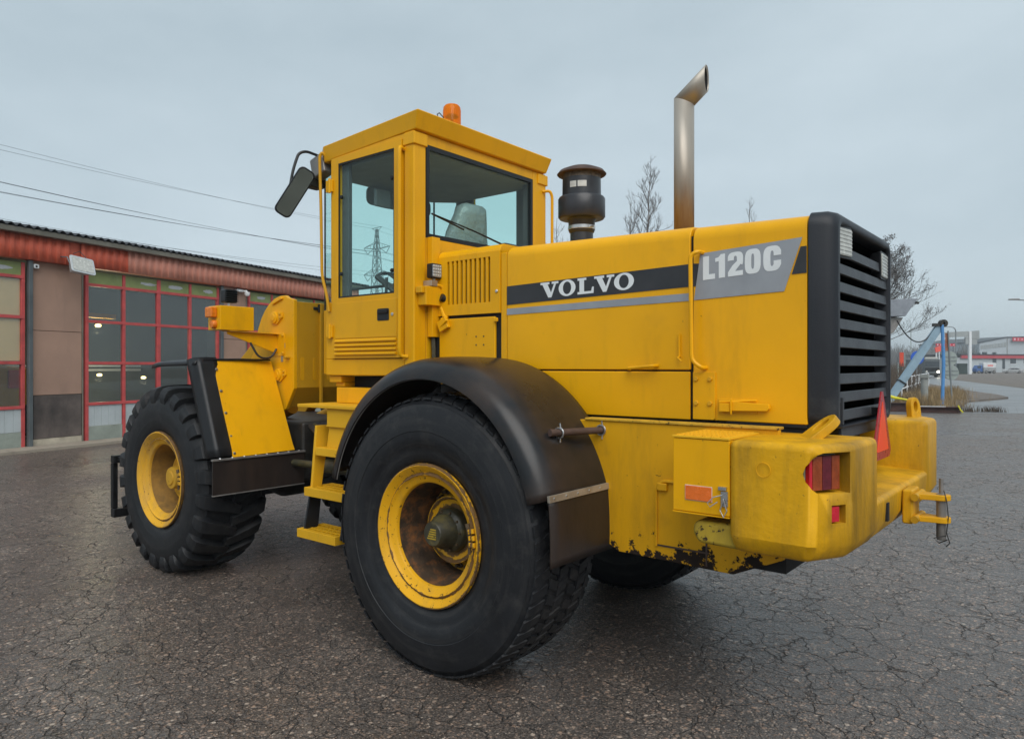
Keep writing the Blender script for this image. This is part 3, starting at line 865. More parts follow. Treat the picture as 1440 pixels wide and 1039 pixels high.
def make_wheel(name, front):
    w = empty(name, (0, 0, 0), 0, loader)
    (front_tyre() if front else rear_tyre()).build('tyre', 'tyre_lug' if front else 'tyre_worn', w, 0.006 if front else 0.0, 1, ang=42)
    # rim: outer flange, gutter, bead seat
    b = MB()
    b.lathe([(0.350, 0.205), (0.392, 0.236), (0.406, 0.262), (0.402, 0.278), (0.392, 0.281), (0.368, 0.262), (0.352, 0.246), (0.346, 0.252), (0.338, 0.256), (0.330, 0.247), (0.324, 0.238), (0.300, 0.232), (0.292, 0.222), (0.290, 0.205)], n=72)
    b.build('rim', 'rim_dusty' if front else 'rim_yellow', w, ang=50)
    b = MB()
    b.lathe([(0.2905, 0.206), (0.286, 0.15), (0.268, 0.06), (0.262, -0.02), (0.262, -0.045)], n=72)
    b.build('rim_barrel', 'rim_inner_dusty' if front else 'rim_rust', w)
    b = MB()
    b.lathe([(0.262, -0.04), (0.23, -0.042), (0.215, -0.03), (0.200, -0.02), (0.195, 0.0)], n=72)
    b.build('wheel_disc', 'rim_inner_dusty' if front else 'rim_disc', w)
    b = MB()
    b.lathe([(0.196, -0.02), (0.198, 0.055), (0.194, 0.068), (0.182, 0.070), (0.176, 0.060), (0.165, 0.050), (0.13, 0.048), (0.05, 0.048)], n=64)
    b.build('hub_ring', 'rim_dusty' if front else 'rim_yellow', w, ang=40)
    b = MB()
    if front:
        b.lathe([(0.095, 0.04), (0.094, 0.16), (0.088, 0.172), (0.060, 0.175), (0.055, 0.185), (0.0, 0.187)], n=40)
        b.build('hub', 'hub_yellow', w, ang=40)
    else:
        b.lathe([(0.128, 0.046), (0.128, 0.085), (0.118, 0.105), (0.102, 0.112), (0.098, 0.118), (0.092, 0.160), (0.074, 0.182), (0.070, 0.215), (0.064, 0.222), (0.0, 0.224)], n=40)
        b.build('hub', 'hub_dark', w, ang=40)
        for k in range(10):
            a = 2 * pi * k / 10
            s_ = MB(); s_.lathe([(0, 0.012), (0.007, 0.011), (0.008, 0)], (0.110 * cos(a), 0.108, 0.110 * sin(a)), 'y', 6); s_.build('hub_bolt', 'bolt', w, flat=True)
        for k in range(5):
            s_ = MB(); s_.box(-0.034, 0.034 - 0.006 * k, 0.224, 0.2262, -0.028 + k * 0.013, -0.021 + k * 0.013); s_.build('cast_mark', 'yellow_worn', w)
    n = 20
    for k in range(n):
        a = 2 * pi * (k + 0.3) / n
        s_ = MB()
        c = (0.229 * cos(a), -0.043, 0.229 * sin(a))
        s_.lathe([(0, 0.048), (0.011, 0.048), (0.012, 0.022), (0.019, 0.020), (0.019, 0.0)], c, 'y', 8)
        s_.build('wheel_nut', 'hub_yellow' if front else 'bolt', w, flat=True)
    # locking tab and valve on the rim
    s_ = MB()
    for k, a in enumerate((rad(168), rad(174), rad(180))):
        s_.obox((0.345 * cos(a), 0.262, 0.345 * sin(a)), (0.04, 0.022, 0.026), Matrix.Rotation(-a, 3, 'Y'))
    s_.build('lock_tab', 'rim_dusty' if front else 'rim_yellow', w, 0.004)
    s_ = MB(); s_.tube([(0.325 * cos(t_), 0.262, 0.325 * sin(t_)) for t_ in (2.80, 2.86, 2.95, 3.05, 3.16, 3.24, 3.30)], 0.013, 8, 0.008); s_.build('rim_clip', 'bolt', w)
    return w

fw = make_wheel('front_wheel', True); fw.location = (3.2, 1.018, HUBZ)
c = copy_tree(fw, loader); c.location = (3.2, -1.018, HUBZ); c.rotation_euler = (0, 0, pi)
rw = make_wheel('rear_wheel', False); rw.location = (0, 1.018, HUBZ)
c = copy_tree(rw, loader); c.location = (0, -1.018, HUBZ); c.rotation_euler = (0, 0, pi)

# ---- axles and frames
b = MB(); b.lathe([(0.0, -0.82), (0.15, -0.80), (0.17, -0.5), (0.20, -0.3), (0.30, -0.12), (0.30, 0.12), (0.20, 0.3), (0.17, 0.5), (0.15, 0.80), (0.0, 0.82)], (0, 0, HUBZ), 'y', 32); part(b, 'rear_axle', 'grease')
b = MB(); b.lathe([(0.0, -0.82), (0.15, -0.80), (0.17, -0.5), (0.20, -0.3), (0.30, -0.12), (0.30, 0.12), (0.20, 0.3), (0.17, 0.5), (0.15, 0.80), (0.0, 0.82)], (3.2, 0, HUBZ), 'y', 32); part(b, 'front_axle', 'grease')
# rear frame side plates with rusty lower edge
for s in (1, -1):
    b = MB()
    poly = [(-0.60, 1.425), (-1.78, 1.425), (-1.80, 0.83), (-1.56, 0.722), (-0.93, 0.732), (-0.80, 0.80), (-0.60, 1.1)]
    b.prism(poly, 'y', s * 0.735, s * 0.765); part(b, 'frame_plate', 'yellow_frame', bevel=0.004)
b = MB(); b.box(-1.80, -0.5, -0.73, 0.73, 0.76, 1.40); part(b, 'rear_frame', 'black_matte')
b = MB(); b.box(-0.5, 1.45, -0.46, 0.46, 0.72, 1.43); part(b, 'centre_frame', 'grease', bevel=0.02)
b = MB(); b.box(0.60, 1.35, 0.46, 0.78, 0.90, 1.40); part(b, 'fuel_tank', 'grease', bevel=0.05, seg=3)
b = MB(); b.box(0.60, 1.35, -0.78, -0.46, 0.70, 1.40); part(b, 'hydraulic_tank', 'yellow_dark', bevel=0.05, seg=3)
for s in (1, -1):
    b = MB(); b.box(-1.78, -0.72, min(s * 0.70, s * 0.775), max(s * 0.70, s * 0.775), 1.4255, 1.438); part(b, 'frame_ledge', 'yellow_top_rust', bevel=0.003)
# access cover outline on the frame plate
b = MB(); b.tube(fillet([(-1.155, 0.772, 0.80), (-1.155, 0.772, 1.10), (-1.19, 0.772, 1.135), (-1.42, 0.772, 1.135)], 0.03), 0.009, 6); part(b, 'cover_rim', 'yellow_frame')
b = MB(); b.box(-1.44, -1.16, 0.766, 0.771, 0.80, 0.808); b.box(-1.432, -1.424, 0.766, 0.770, 0.74, 0.97); part(b, 'cover_seam', 'rust_pipe')
b = MB(); b.box(-1.22, -1.165, 0.766, 0.785, 1.085, 1.125); part(b, 'cover_hinge', 'yellow_frame', bevel=0.006)

# ---- engine hood
TOPZ = 2.455
def hood_section(y, z0, z1, r=0.075, crown=0.03):
    pts = [(y, z0)]
    for j in range(7):
        a = rad(90 * j / 6)
        pts.append((y - r + r * cos(a), z1 - r + r * sin(a)))
    pts += [(y * 0.5, z1 + crown * 0.75), (0, z1 + crown), (-y * 0.5, z1 + crown * 0.75)]
    for j in range(6, -1, -1):
        a = rad(90 * j / 6)
        pts.append((-(y - r + r * cos(a)), z1 - r + r * sin(a)))
    pts.append((-y, z0))
    return pts
b = MB(); b.prism(hood_section(0.600, 1.701, 2.458), 'x', -1.263, -0.020, hood_section(0.600, 1.701, 2.480)); part(b, 'engine_hood', 'yellow', bevel=0.006)
b = MB(); b.prism(hood_section(0.602, 1.443, 2.440), 'x', -1.856, -1.280, hood_section(0.602, 1.443, 2.452)); part(b, 'radiator_hood', 'yellow', bevel=0.006)
b = MB(); b.box(-1.90, 0.58, -0.585, 0.585, 1.40, 2.40); part(b, 'hood_core', 'black_matte')
for s in (1, -1):
    b = MB(); b.box(-1.263, 0.02, s * 0.586 if s > 0 else -0.602, 0.602 if s > 0 else -0.586, 1.440, 1.692); part(b, 'lower_side_panel', 'yellow', bevel=0.006)
    b = MB(); b.box(-0.016, 0.030, min(s * 0.586, s * 0.598), max(s * 0.586, s * 0.598), 1.70, 2.44); part(b, 'hood_post', 'yellow', bevel=0.004)
    # lower battery door in front of the engine
    b = MB(); b.box(0.075, 0.575, min(s * 0.586, s * 0.606), max(s * 0.586, s * 0.606), 1.60, 2.040); part(b, 'battery_door', 'yellow', bevel=0.006)
# vented panel: real slots
b = MB()
VX0, VX1, VZ0, VZ1 = 0.034, 0.585, 2.062, 2.455
SX0, SX1, SZ0, SZ1 = 0.115, 0.500, 2.135, 2.425
ns = 10
pw = (SX1 - SX0) / (ns - 0.5)
for y0, y1 in ((0.588, 0.606),):
    b.box(VX0, SX0, y0, y1, VZ0, VZ1); b.box(SX1, VX1, y0, y1, VZ0, VZ1)
    b.box(SX0, SX1, y0, y1, VZ0, SZ0); b.box(SX0, SX1, y0, y1, SZ1, VZ1)
    for i in range(ns - 1):
        x0 = SX0 + pw * i + pw * 0.5
        b.box(x0, x0 + pw * 0.5, y0 + 0.001, y1 - 0.001, SZ0, SZ1)
part(b, 'vent_panel', 'yellow')
b = MB()
b.prism([(0.606, 2.455), (0.600, 2.475), (0.585, 2.495), (0.56, 2.505), (-0.56, 2.505), (-0.585, 2.495), (-0.606, 2.455), (-0.59, 2.44), (0.59, 2.44)], 'x', VX0, VX1); part(b, 'vent_panel_top', 'yellow', bevel=0.004)
b = MB(); b.box(0.14, 0.46, 0.52, 0.5865, 2.15, 2.30); part(b, 'air_box', 'grease', bevel=0.02)
b = MB(); b.box(VX0, VX1, -0.606, -0.588, VZ0, VZ1); part(b, 'vent_panel', 'yellow')
scatter_bolts('bolt', [(0.17, 0.606, 1.86), (0.17, 0.606, 1.915), (0.235, 0.606, 1.86), (0.235, 0.606, 1.915)], 0.006, 0.003, 'y', 'bolt', loader)
scatter_bolts('bolt', [(0.058, 0.606, 2.20)], 0.011, 0.008, 'y', 'steel', loader)
b = MB(); b.box(0.045, 0.075, 0.606, 0.622, 2.005, 2.03); part(b, 'door_hinge', 'yellow', bevel=0.004)
b = MB(); b.obox((0.515, 0.625, 2.00), (0.085, 0.03, 0.075), Matrix.Rotation(rad(25), 3, 'Y')); b.tube([(0.555, 0.63, 1.975), (0.46, 0.645, 2.03)], 0.009, 6); b.tube([(0.54, 0.61, 2.05), (0.545, 0.61, 1.97)], 0.014, 8); part(b, 'door_latch', 'yellow', bevel=0.004)
# hood handle, rod, rail, bolted plate, toggle latch
b = MB(); b.tube(fillet([(-0.905, 0.60, 1.705), (-0.915, 0.645, 1.708), (-1.065, 0.645, 1.722), (-1.075, 0.60, 1.724)], 0.02), 0.0095, 8); part(b, 'hood_handle', 'yellow')
b = MB(); b.tube([(-1.205, 0.612, 1.89), (-1.207, 0.612, 1.775)], 0.006, 6); b.tube([(-1.207, 0.602, 1.775), (-1.207, 0.63, 1.765), (-1.228, 0.63, 1.745)], 0.006, 6); part(b, 'hood_catch', 'yellow')
b = MB(); b.tube(fillet([(-1.335, 0.60, 2.305), (-1.325, 0.645, 2.31), (-1.290, 0.655, 2.29), (-1.297, 0.655, 1.75), (-1.345, 0.645, 1.712), (-1.352, 0.60, 1.712)], 0.03), 0.011, 8); part(b, 'grab_rail', 'yellow')
b = MB(); b.prism([(-1.283, 1.446), (-1.395, 1.446), (-1.405, 1.456), (-1.405, 1.690), (-1.283, 1.690)], 'y', 0.602, 0.612); part(b, 'hinge_plate', 'yellow', bevel=0.002)
scatter_bolts('bolt', [(-1.303, 0.612, 1.655), (-1.378, 0.612, 1.655), (-1.303, 0.612, 1.53), (-1.378, 0.612, 1.53)], 0.013, 0.011, 'y', 'bolt_yellow', loader)
b = MB(); b.box(-1.62, -1.42, 0.602, 0.608, 1.485, 1.555); part(b, 'latch_base', 'yellow', bevel=0.002)
b = MB(); b.prism([(-1.50, 1.497), (-1.675, 1.502), (-1.688, 1.515), (-1.685, 1.535), (-1.50, 1.545)], 'y', 0.612, 0.632); b.box(-1.49, -1.435, 0.609, 0.634, 1.492, 1.535); b.tube([(-1.43, 0.62, 1.54), (-1.62, 0.62, 1.552)], 0.006, 6); b.tube([(-1.50, 0.64, 1.48), (-1.50, 0.64, 1.56)], 0.005, 6); part(b, 'toggle_latch', 'yellow', bevel=0.003)
b = MB(); b.box(-1.855, -1.46, 0.588, 0.6005, 1.428, 1.4425); part(b, 'hood_seal', 'black_plastic')

# ---- decals and lettering on the hood side (reads from front to rear)
def decal(name, pts, y, mat, parent=None):
    b = MB(); b.prism([(x, z) for x, z in pts], 'y', y, y + 0.0012); return part(b, name, mat, parent, flat=True)
decal('black_stripe', [(-0.022, 2.107), (-1.262, 2.136), (-1.262, 2.254), (-0.022, 2.224)], 0.6016, 'dark_stripe')
decal('grey_stripe', [(-0.022, 2.044), (-1.262, 2.062), (-1.262, 2.102), (-0.022, 2.083)], 0.6016, 'grey_decal')
decal('black_stripe', [(-1.283, 2.135), (-1.310, 2.137), (-1.330, 2.250), (-1.283, 2.254)], 0.6036, 'dark_stripe')
decal('black_stripe', [(-1.785, 2.158), (-1.854, 2.160), (-1.854, 2.287), (-1.826, 2.286)], 0.6036, 'dark_stripe')
badge = decal('grey_badge', [(-1.287, 2.064), (-1.750, 2.080), (-1.834, 2.330), (-1.322, 2.302)], 0.6041, 'grey_decal')

def glyph(polys, holes=None): return polys
def ell(cx, cy, rx, ry, n=28, p=2.0):
    out = []
    for k in range(n):
        a = 2 * pi * k / n
        ca, sa = cos(a), sin(a)
        out.append((cx + rx * math.copysign(abs(ca) ** (2 / p), ca), cy + ry * math.copysign(abs(sa) ** (2 / p), sa)))
    return out
def letter(name, shapes, org, sx, sz, y, mat, parent, slope=0.0):
    """shapes: ('p', polygon) or ('r', outer ring, inner ring, k0, k1); local s runs towards the rear, t up"""
    b = MB()
    d = 0.0
    def tr(p, yy): return (org[0] - p[0] * sx, yy, org[1] + p[1] * sz + p[0] * sx * slope)
    for sh in shapes:
        d += 0.00015
        y1 = y + 0.0010 + d
        if sh[0] == 'p':
            n = len(sh[1])
            b.add([tr(p, y1) for p in sh[1]] + [tr(p, y) for p in sh[1]], [tuple(range(n))] + [(i, (i + 1) % n, (i + 1) % n + n, i + n) for i in range(n)])
        else:
            o_, i_, k0, k1 = sh[1], sh[2], sh[3], sh[4]
            n = len(o_)
            for k in range(k0, k1):
                q = [o_[k % n], o_[(k + 1) % n], i_[(k + 1) % n], i_[k % n]]
                b.add([tr(p, y1) for p in q], [(0, 1, 2, 3)])
    o = b.build(name, mat, parent, flat=True)
    return o
SER = 0.17
V_ = [('p', [(0.10, 0.90), (0.40, 0.90), (0.62, 0.30), (0.64, 0.0), (0.46, 0.0)]), ('p', [(0.80, 0.90), (0.92, 0.90), (0.64, 0.0), (0.56, 0.12)]),
      ('p', [(0.0, 0.86), (0.52, 0.86), (0.52, 1.0), (0.0, 1.0)]), ('p', [(0.66, 0.86), (1.04, 0.86), (1.04, 1.0), (0.66, 1.0)])]
O_ = [('r', ell(0.5, 0.5, 0.50, 0.52), ell(0.5, 0.5, 0.245, 0.40), 0, 28)]
L_ = [('p', [(0.12, 0.0), (0.40, 0.0), (0.40, 1.0), (0.12, 1.0)]), ('p', [(0.0, 0.86), (0.54, 0.86), (0.54, 1.0), (0.0, 1.0)]),
      ('p', [(0.0, 0.0), (0.98, 0.0), (0.98, 0.15), (0.0, 0.15)]), ('p', [(0.80, 0.0), (0.98, 0.0), (1.0, 0.40), (0.90, 0.40)])]
LH, LW = 0.093, 0.1275
sx0 = -0.288
for i, (sh, wd, adv) in enumerate(((V_, 1.0, 1.06), (O_, 0.95, 1.06), (L_, 0.88, 0.90), (V_, 1.0, 1.03), (O_, 1.0, 1.05))):
    letter('letter', sh, (sx0, 2.126 + (-0.022 - sx0) * 0.0234), LW * wd, LH, 0.6029, 'white_decal', loader, 0.0234)
    sx0 -= LW * adv
# block digits of the model badge
def stad(cx, cy, rx, ry): return ell(cx, cy, rx, ry, 32, 3.2)
L2 = [('p', [(0.0, 0.0), (0.46, 0.0), (0.46, 1.0), (0.0, 1.0)]), ('p', [(0.0, 0.0), (0.92, 0.0), (0.92, 0.22), (0.0, 0.22)])]
ONE = [('p', [(0.28, 0.0), (0.76, 0.0), (0.76, 1.0), (0.44, 1.0), (0.28, 0.80)]), ('p', [(0.0, 0.70), (0.30, 0.72), (0.50, 0.92), (0.44, 1.0), (0.25, 0.88), (0.0, 0.86)])]
tw_o, tw_i = stad(0.5, 0.66, 0.50, 0.34), stad(0.5, 0.66, 0.10, 0.17)
TWO = [('r', tw_o, tw_i, -3, 16), ('p', [(0.02, 0.0), (0.98, 0.0), (0.98, 0.20), (0.02, 0.20)]),
       ('p', [(0.02, 0.18), (0.46, 0.18), (1.0, 0.60), (0.62, 0.62), (0.30, 0.44)])]
ZERO = [('r', stad(0.5, 0.5, 0.50, 0.51), stad(0.5, 0.5, 0.09, 0.31), 0, 32)]
CEE = [('r', stad(0.5, 0.5, 0.50, 0.51), stad(0.5, 0.5, 0.09, 0.31), 4, 28), ('p', [(0.59, 0.60), (1.0, 0.60), (1.0, 0.78), (0.90, 0.92), (0.59, 0.85)]), ('p', [(0.59, 0.15), (0.90, 0.08), (1.0, 0.22), (1.0, 0.40), (0.59, 0.40)])]
sx0 = -1.337
for sh, wd, adv in ((L2, 0.070, 0.066), (ONE, 0.068, 0.066), (TWO, 0.080, 0.088), (ZERO, 0.080, 0.092), (CEE, 0.086, 0.09)):
    letter('letter', sh, (sx0, 2.163 + (-1.337 - sx0) * 0.055), wd, 0.120, 0.6054, 'white_decal', loader, 0.055)
    sx0 -= adv

# ---- radiator grille cover
gx0, gx1 = -1.862, -1.978
housing = MB()
def gring(x, y, z0, z1, r):
    return [(x, p[0], p[1]) for p in rrect(-y, y, z0, z1, r, 6)]
rings = [gring(gx0, 0.606, 1.425, 2.452, 0.07), gring(-1.93, 0.592, 1.425, 2.452, 0.075), gring(-1.962, 0.572, 1.425, 2.444, 0.08), gring(gx1, 0.548, 1.425, 2.425, 0.07),
         gring(gx1 - 0.002, 0.520, 1.432, 2.400, 0.05), gring(gx1 + 0.010, 0.510, 1.436, 2.392, 0.045), gring(gx1 + 0.10, 0.505, 1.436, 2.390, 0.045)]
nn = len(rings[0])
housing.add([p for r in rings for p in r], [(i * nn + k, i * nn + (k + 1) % nn, (i + 1) * nn + (k + 1) % nn, (i + 1) * nn + k) for i in range(len(rings) - 1) for k in range(nn)])
grille = part(housing, 'grille_cover', 'charcoal', ang=60)
b = MB(); b.box(-1.90, -1.885, -0.505, 0.505, 1.44, 2.39); part(b, 'radiator_core', 'black_matte', grille)
for k in range(12):
    zt = 2.300 - 0.0880 * k
    if zt < 1.42: break
    tilt = 0.012
    b = MB()
    y1 = 0.508
    if k >= 9: y1 = 0.43
    b.prism([(-1.966, zt - 0.050), (-1.961, zt), (-1.955, zt + 0.002), (-1.946, zt - 0.006), (-1.948, zt - 0.052)], 'y', -0.508, y1)
    part(b, 'slat', 'slat', grille, 0.003)
b = MB(); b.box(-1.975, -1.93, 0.43, 0.45, 1.44, 1.57); part(b, 'slat_post', 'slat', grille, 0.003)
for (y, rot, nm) in ((0.405, -8, 'work_lamp'), (-0.420, 2, 'work_lamp')):
    lp = empty(nm, (-1.946, y, 2.318 if y > 0 else 2.290), rad(rot), loader)
    b = MB(); b.prism(rrect(-0.082, 0.082, -0.070, 0.070, 0.014), 'x', 0.03, -0.022, rrect(-0.092, 0.092, -0.080, 0.080, 0.014)); b.build('lamp_body', 'black_plastic', lp, 0.004)
    b = MB(); b.prism(rrect(-0.082, 0.082, -0.066, 0.066, 0.010), 'x', -0.0225, -0.028); b.build('lamp_lens', 'lens_clear', lp, 0.003)
    for j in range(7):
        b = MB(); b.box(-0.0305, -0.028, -0.078, 0.078, -0.060 + j * 0.0185, -0.054 + j * 0.0185); b.build('lens_rib', 'lens_clear', lp)
# red slow vehicle triangle on the grille
def tri(r, cy, cz):
    return [(cy + r * cos(rad(90 + 120 * k)), cz + r * sin(rad(90 + 120 * k))) for k in range(3)]
b = MB()
def tri_cut(w, h, c, cy, z0):
    return [(cy - w / 2 + c, z0), (cy + w / 2 - c, z0), (cy + w / 2, z0 + c), (cy + c * 0.5, z0 + h), (cy - c * 0.5, z0 + h), (cy - w / 2, z0 + c)]
b.prism(tri_cut(0.40, 0.36, 0.035, -0.135, 1.225), 'x', -2.022, -2.014)
tr_ = part(b, 'warning_triangle', 'triangle_edge', bevel=0.001)
b = MB(); b.prism(tri_cut(0.255, 0.262, 0.006, -0.135, 1.268), 'x', -2.0245, -2.0222); part(b, 'triangle_centre', 'triangle_core', tr_)
for z in (1.28, 1.46):
    b = MB(); b.box(-2.014, -1.97, -0.15, -0.12, z, z + 0.04); part(b, 'triangle_bracket', 'black_paint', tr_)

# ---- cast counterweight
def cw_block(s):
    b = MB()
    top = [(-1.66, 0.60), (-1.690, 1.130), (-2.040, 1.150), (-2.150, 0.945), (-2.160, 0.590), (-1.95, 0.585)]
    bot = [(-1.66, 0.60), (-1.705, 1.105), (-2.010, 1.112), (-2.105, 0.935), (-2.115, 0.590), (-1.95, 0.585)]
    mid = [(x, s * y) for x, y in top]
    lo = [(x, s * y) for x, y in bot]
    n = len(mid)
    vs = [(x, y, 0.925) for x, y in lo] + [(x, y, 1.00) for x, y in mid] + [(x, y, 1.405) for x, y in mid]
    fs = [tuple(range(n)), tuple(range(3 * n - 1, 2 * n - 1, -1))]
    for l in range(2):
        fs += [(l * n + i, l * n + (i + 1) % n, (l + 1) * n + (i + 1) % n, (l + 1) * n + i) for i in range(n)]
    b.add(vs, fs)
    return b
cwc = MB()
cwc.prism([(-1.70, 0.922), (-2.105, 0.922), (-2.150, 1.00), (-2.157, 1.120), (-1.70, 1.150)], 'y', -0.64, 0.64)
core = part(cwc, 'counterweight', 'yellow_dirty', bevel=0.025, seg=3)
for s in (1, -1):
    o = cw_block(s).build('counterweight_block', 'yellow_dirty', core)
    add_bevel(o, 0.030, 4)
    dg = bpy.context.evaluated_depsgraph_get()
    me = bpy.data.meshes.new_from_object(o.evaluated_get(dg)); o.modifiers.clear(); o.data = me
    # lamp pocket following the slanted corner
    A, B = Vector((-2.040, s * 1.150, 0)), Vector((-2.150, s * 0.945, 0))
    tdir = (B - A).normalized(); nin = Vector((-tdir.y, tdir.x, 0))
    if nin.x < 0: nin = -nin
    prof = [(0.205, 1.205), (0.205, 1.372)]
    for j in range(9):
        a = rad(90 + 180 * j / 8)
        prof.append((0.060 + 0.075 * cos(a), 1.2885 + 0.0835 * sin(a)))
    c1 = MB()
    vs = []
    for dep in (-0.09, 0.100):
        for t_, z_ in prof:
            p = A + tdir * t_ + nin * dep
            vs.append((p.x, p.y, z_))
    n = len(prof)
    c1.add(vs, [tuple(range(n)), tuple(range(2 * n - 1, n - 1, -1))] + [(i, i + n, (i + 1) % n + n, (i + 1) % n) for i in range(n)])
    c2 = MB()
    vs = []
    for dep in (-0.05, 0.03):
        for t_, z_ in ((0.105, 1.085), (0.180, 1.085), (0.180, 1.160), (0.105, 1.160)):
            p = A + tdir * t_ + nin * dep
            vs.append((p.x, p.y, z_))
    c2.add(vs, [(0, 1, 2, 3), (7, 6, 5, 4), (0, 4, 5, 1), (1, 5, 6, 2), (2, 6, 7, 3), (3, 7, 4, 0)])
    carve(o, [c1, c2])
    # tail lamp in the pocket: three coloured fields in one housing
    def lampbox(t0, t1, d0, d1, z0, z1, name, mat, par, bev=0.003):
        vs = []
        for dep in (d0, d1):
            for t_, z_ in ((t0, z0), (t1, z0), (t1, z1), (t0, z1)):
                p = A + tdir * t_ + nin * dep
                vs.append((p.x, p.y, z_))
        q = MB(); q.add(vs, [(0, 1, 2, 3), (7, 6, 5, 4), (0, 4, 5, 1), (1, 5, 6, 2), (2, 6, 7, 3), (3, 7, 4, 0)])
        return q.build(name, mat, par, bev)
    tl = lampbox(0.012, 0.178, 0.050, 0.098, 1.216, 1.360, 'tail_lamp', 'sign_back', loader)
    for t0, t1, mt in ((0.014, 0.030, 'reflector_red'), (0.032, 0.082, 'lens_brown'), (0.084, 0.132, 'lens_plum'), (0.134, 0.176, 'lens_brown')):
        lampbox(t0, t1, 0.026, 0.049, 1.219, 1.357, 'lens', mt, tl, 0.002)
    lampbox(0.108, 0.150, 0.004, 0.029, 1.092, 1.153, 'red_reflector', 'reflector_red', loader, 0.002)
    # lifting eye
    e = MB()
    prof = []
    ring_o = [( -0.06, 0.0), (-0.062, 0.055)] + [(-0.062 + 0.062 + 0.062 * cos(rad(180 - 180 * j / 10)), 0.075 + 0.062 * sin(rad(180 - 180 * j / 10))) for j in range(11)] + [(0.062, 0.055), (0.06, 0.0)]
    hole = [(0.026 * cos(2 * pi * k / 20), 0.072 + 0.034 * sin(2 * pi * k / 20)) for k in range(20)]
    # plate with a hole: quads from the hole to the outline by angle
    out = []
    for k in range(20):
        a = 2 * pi * k / 20
        dx, dz = cos(a), sin(a)
        if dz >= 0: k_ = 0.062
        else: k_ = min(0.062 / max(abs(dx), 1e-6), 0.10 / max(abs(dz), 1e-6))
        out.append((dx * k_, 0.072 + dz * k_))
    th = 0.019
    tilt = Matrix.Rotation(rad(52), 3, 'X') if s > 0 else Matrix.Rotation(rad(6), 3, 'X')
    yaw = Matrix.Rotation(rad(-52 if s > 0 else 68), 3, 'Z')
    esc = 1.0 if s > 0 else 0.78
    org = Vector((-1.915, 0.80, 1.390)) if s > 0 else Vector((-2.02, -1.00, 1.395))
    vs = []
    for yy in (-th, th):
        for p in out: vs.append(org + yaw @ tilt @ Vector((p[0] * esc, yy, p[1] * 1.25 * esc)))
        for p in hole: vs.append(org + yaw @ tilt @ Vector((p[0] * esc, yy, p[1] * 1.25 * esc)))
    fs = []
    for k in range(20):
        j = (k + 1) % 20
        fs += [(k, j, 20 + j, 20 + k), (40 + k, 60 + k, 60 + j, 40 + j), (k, 40 + k, 40 + j, j), (20 + k, 20 + j, 60 + j, 60 + k)]
    e.add(vs, fs)
    part(e, 'lifting_eye', 'yellow_dirty', bevel=0.005)
b = MB()
b.tube([(-1.845 + 0.030 * cos(2 * pi * k / 16), 1.1465, 1.292 + 0.030 * sin(2 * pi * k / 16)) for k in range(17)], 0.0018, 5, cap=False); part(b, 'cast_ring_mark', 'yellow_frame')
b = MB(); b.box(-2.162, -2.150, 0.385, 0.42, 1.00, 1.085); part(b, 'socket_slot', 'black_matte')

# side toolbox with tread plate
b = MB(); b.box(-1.690, -1.425, 0.768, 1.120, 1.072, 1.398); tb = part(b, 'toolbox', 'yellow', bevel=0.004)
b = MB(); b.box(-1.690, -1.422, 0.766, 1.124, 1.400, 1.410)
part(b, 'tread_plate', 'yellow_step', tb, 0.002)
b = MB()
for i in range(12):
    for j in range(15):
        cx, cy = -1.435 - i * 0.021, 0.785 + j * 0.0225 + (0.011 if i % 2 else 0)
        if cy > 1.112: continue
        b.obox((cx, cy, 1.4115), (0.017, 0.007, 0.004), Matrix.Rotation(rad(45 if (i + j) % 2 else -45), 3, 'Z'))
o = part(b, 'tread_studs', 'yellow_step', tb, kind='stuff')
b = MB(); b.box(-1.69, -1.424, 1.10, 1.122, 1.064, 1.070); part(b, 'toolbox_lip', 'yellow', tb, 0.001)
b = MB(); b.box(-1.610, -1.487, 1.1205, 1.1255, 1.127, 1.190); part(b, 'side_reflector', 'reflector_orange', tb, 0.002)
b = MB(); b.box(-1.6125, -1.4845, 1.1202, 1.1225, 1.1245, 1.1925); part(b, 'reflector_rim', 'label_white', tb, 0.001)
b = MB(); b.box(-1.685, -1.655, 1.121, 1.130, 1.115, 1.180); b.box(-1.680, -1.645, 1.121, 1.135, 1.185, 1.200); b.tube([(-1.67, 1.135, 1.15), (-1.655, 1.137, 1.10), (-1.672, 1.140, 1.07), (-1.685, 1.137, 1.10), (-1.668, 1.137, 1.15)], 0.0035, 5)
b.tube([(-1.662, 1.135, 1.165), (-1.63, 1.15, 1.155), (-1.605, 1.155, 1.128), (-1.615, 1.152, 1.112), (-1.645, 1.14, 1.135)], 0.003, 5); part(b, 'box_clasp', 'steel', tb, 0.001)
b = MB(); b.prism([(-1.500, 0.98), (-1.512, 1.030), (-1.73, 1.035), (-1.73, 0.925), (-1.53, 0.930)], 'y', 0.80, 1.09); part(b, 'step_block', 'yellow_worn', bevel=0.022, seg=3)

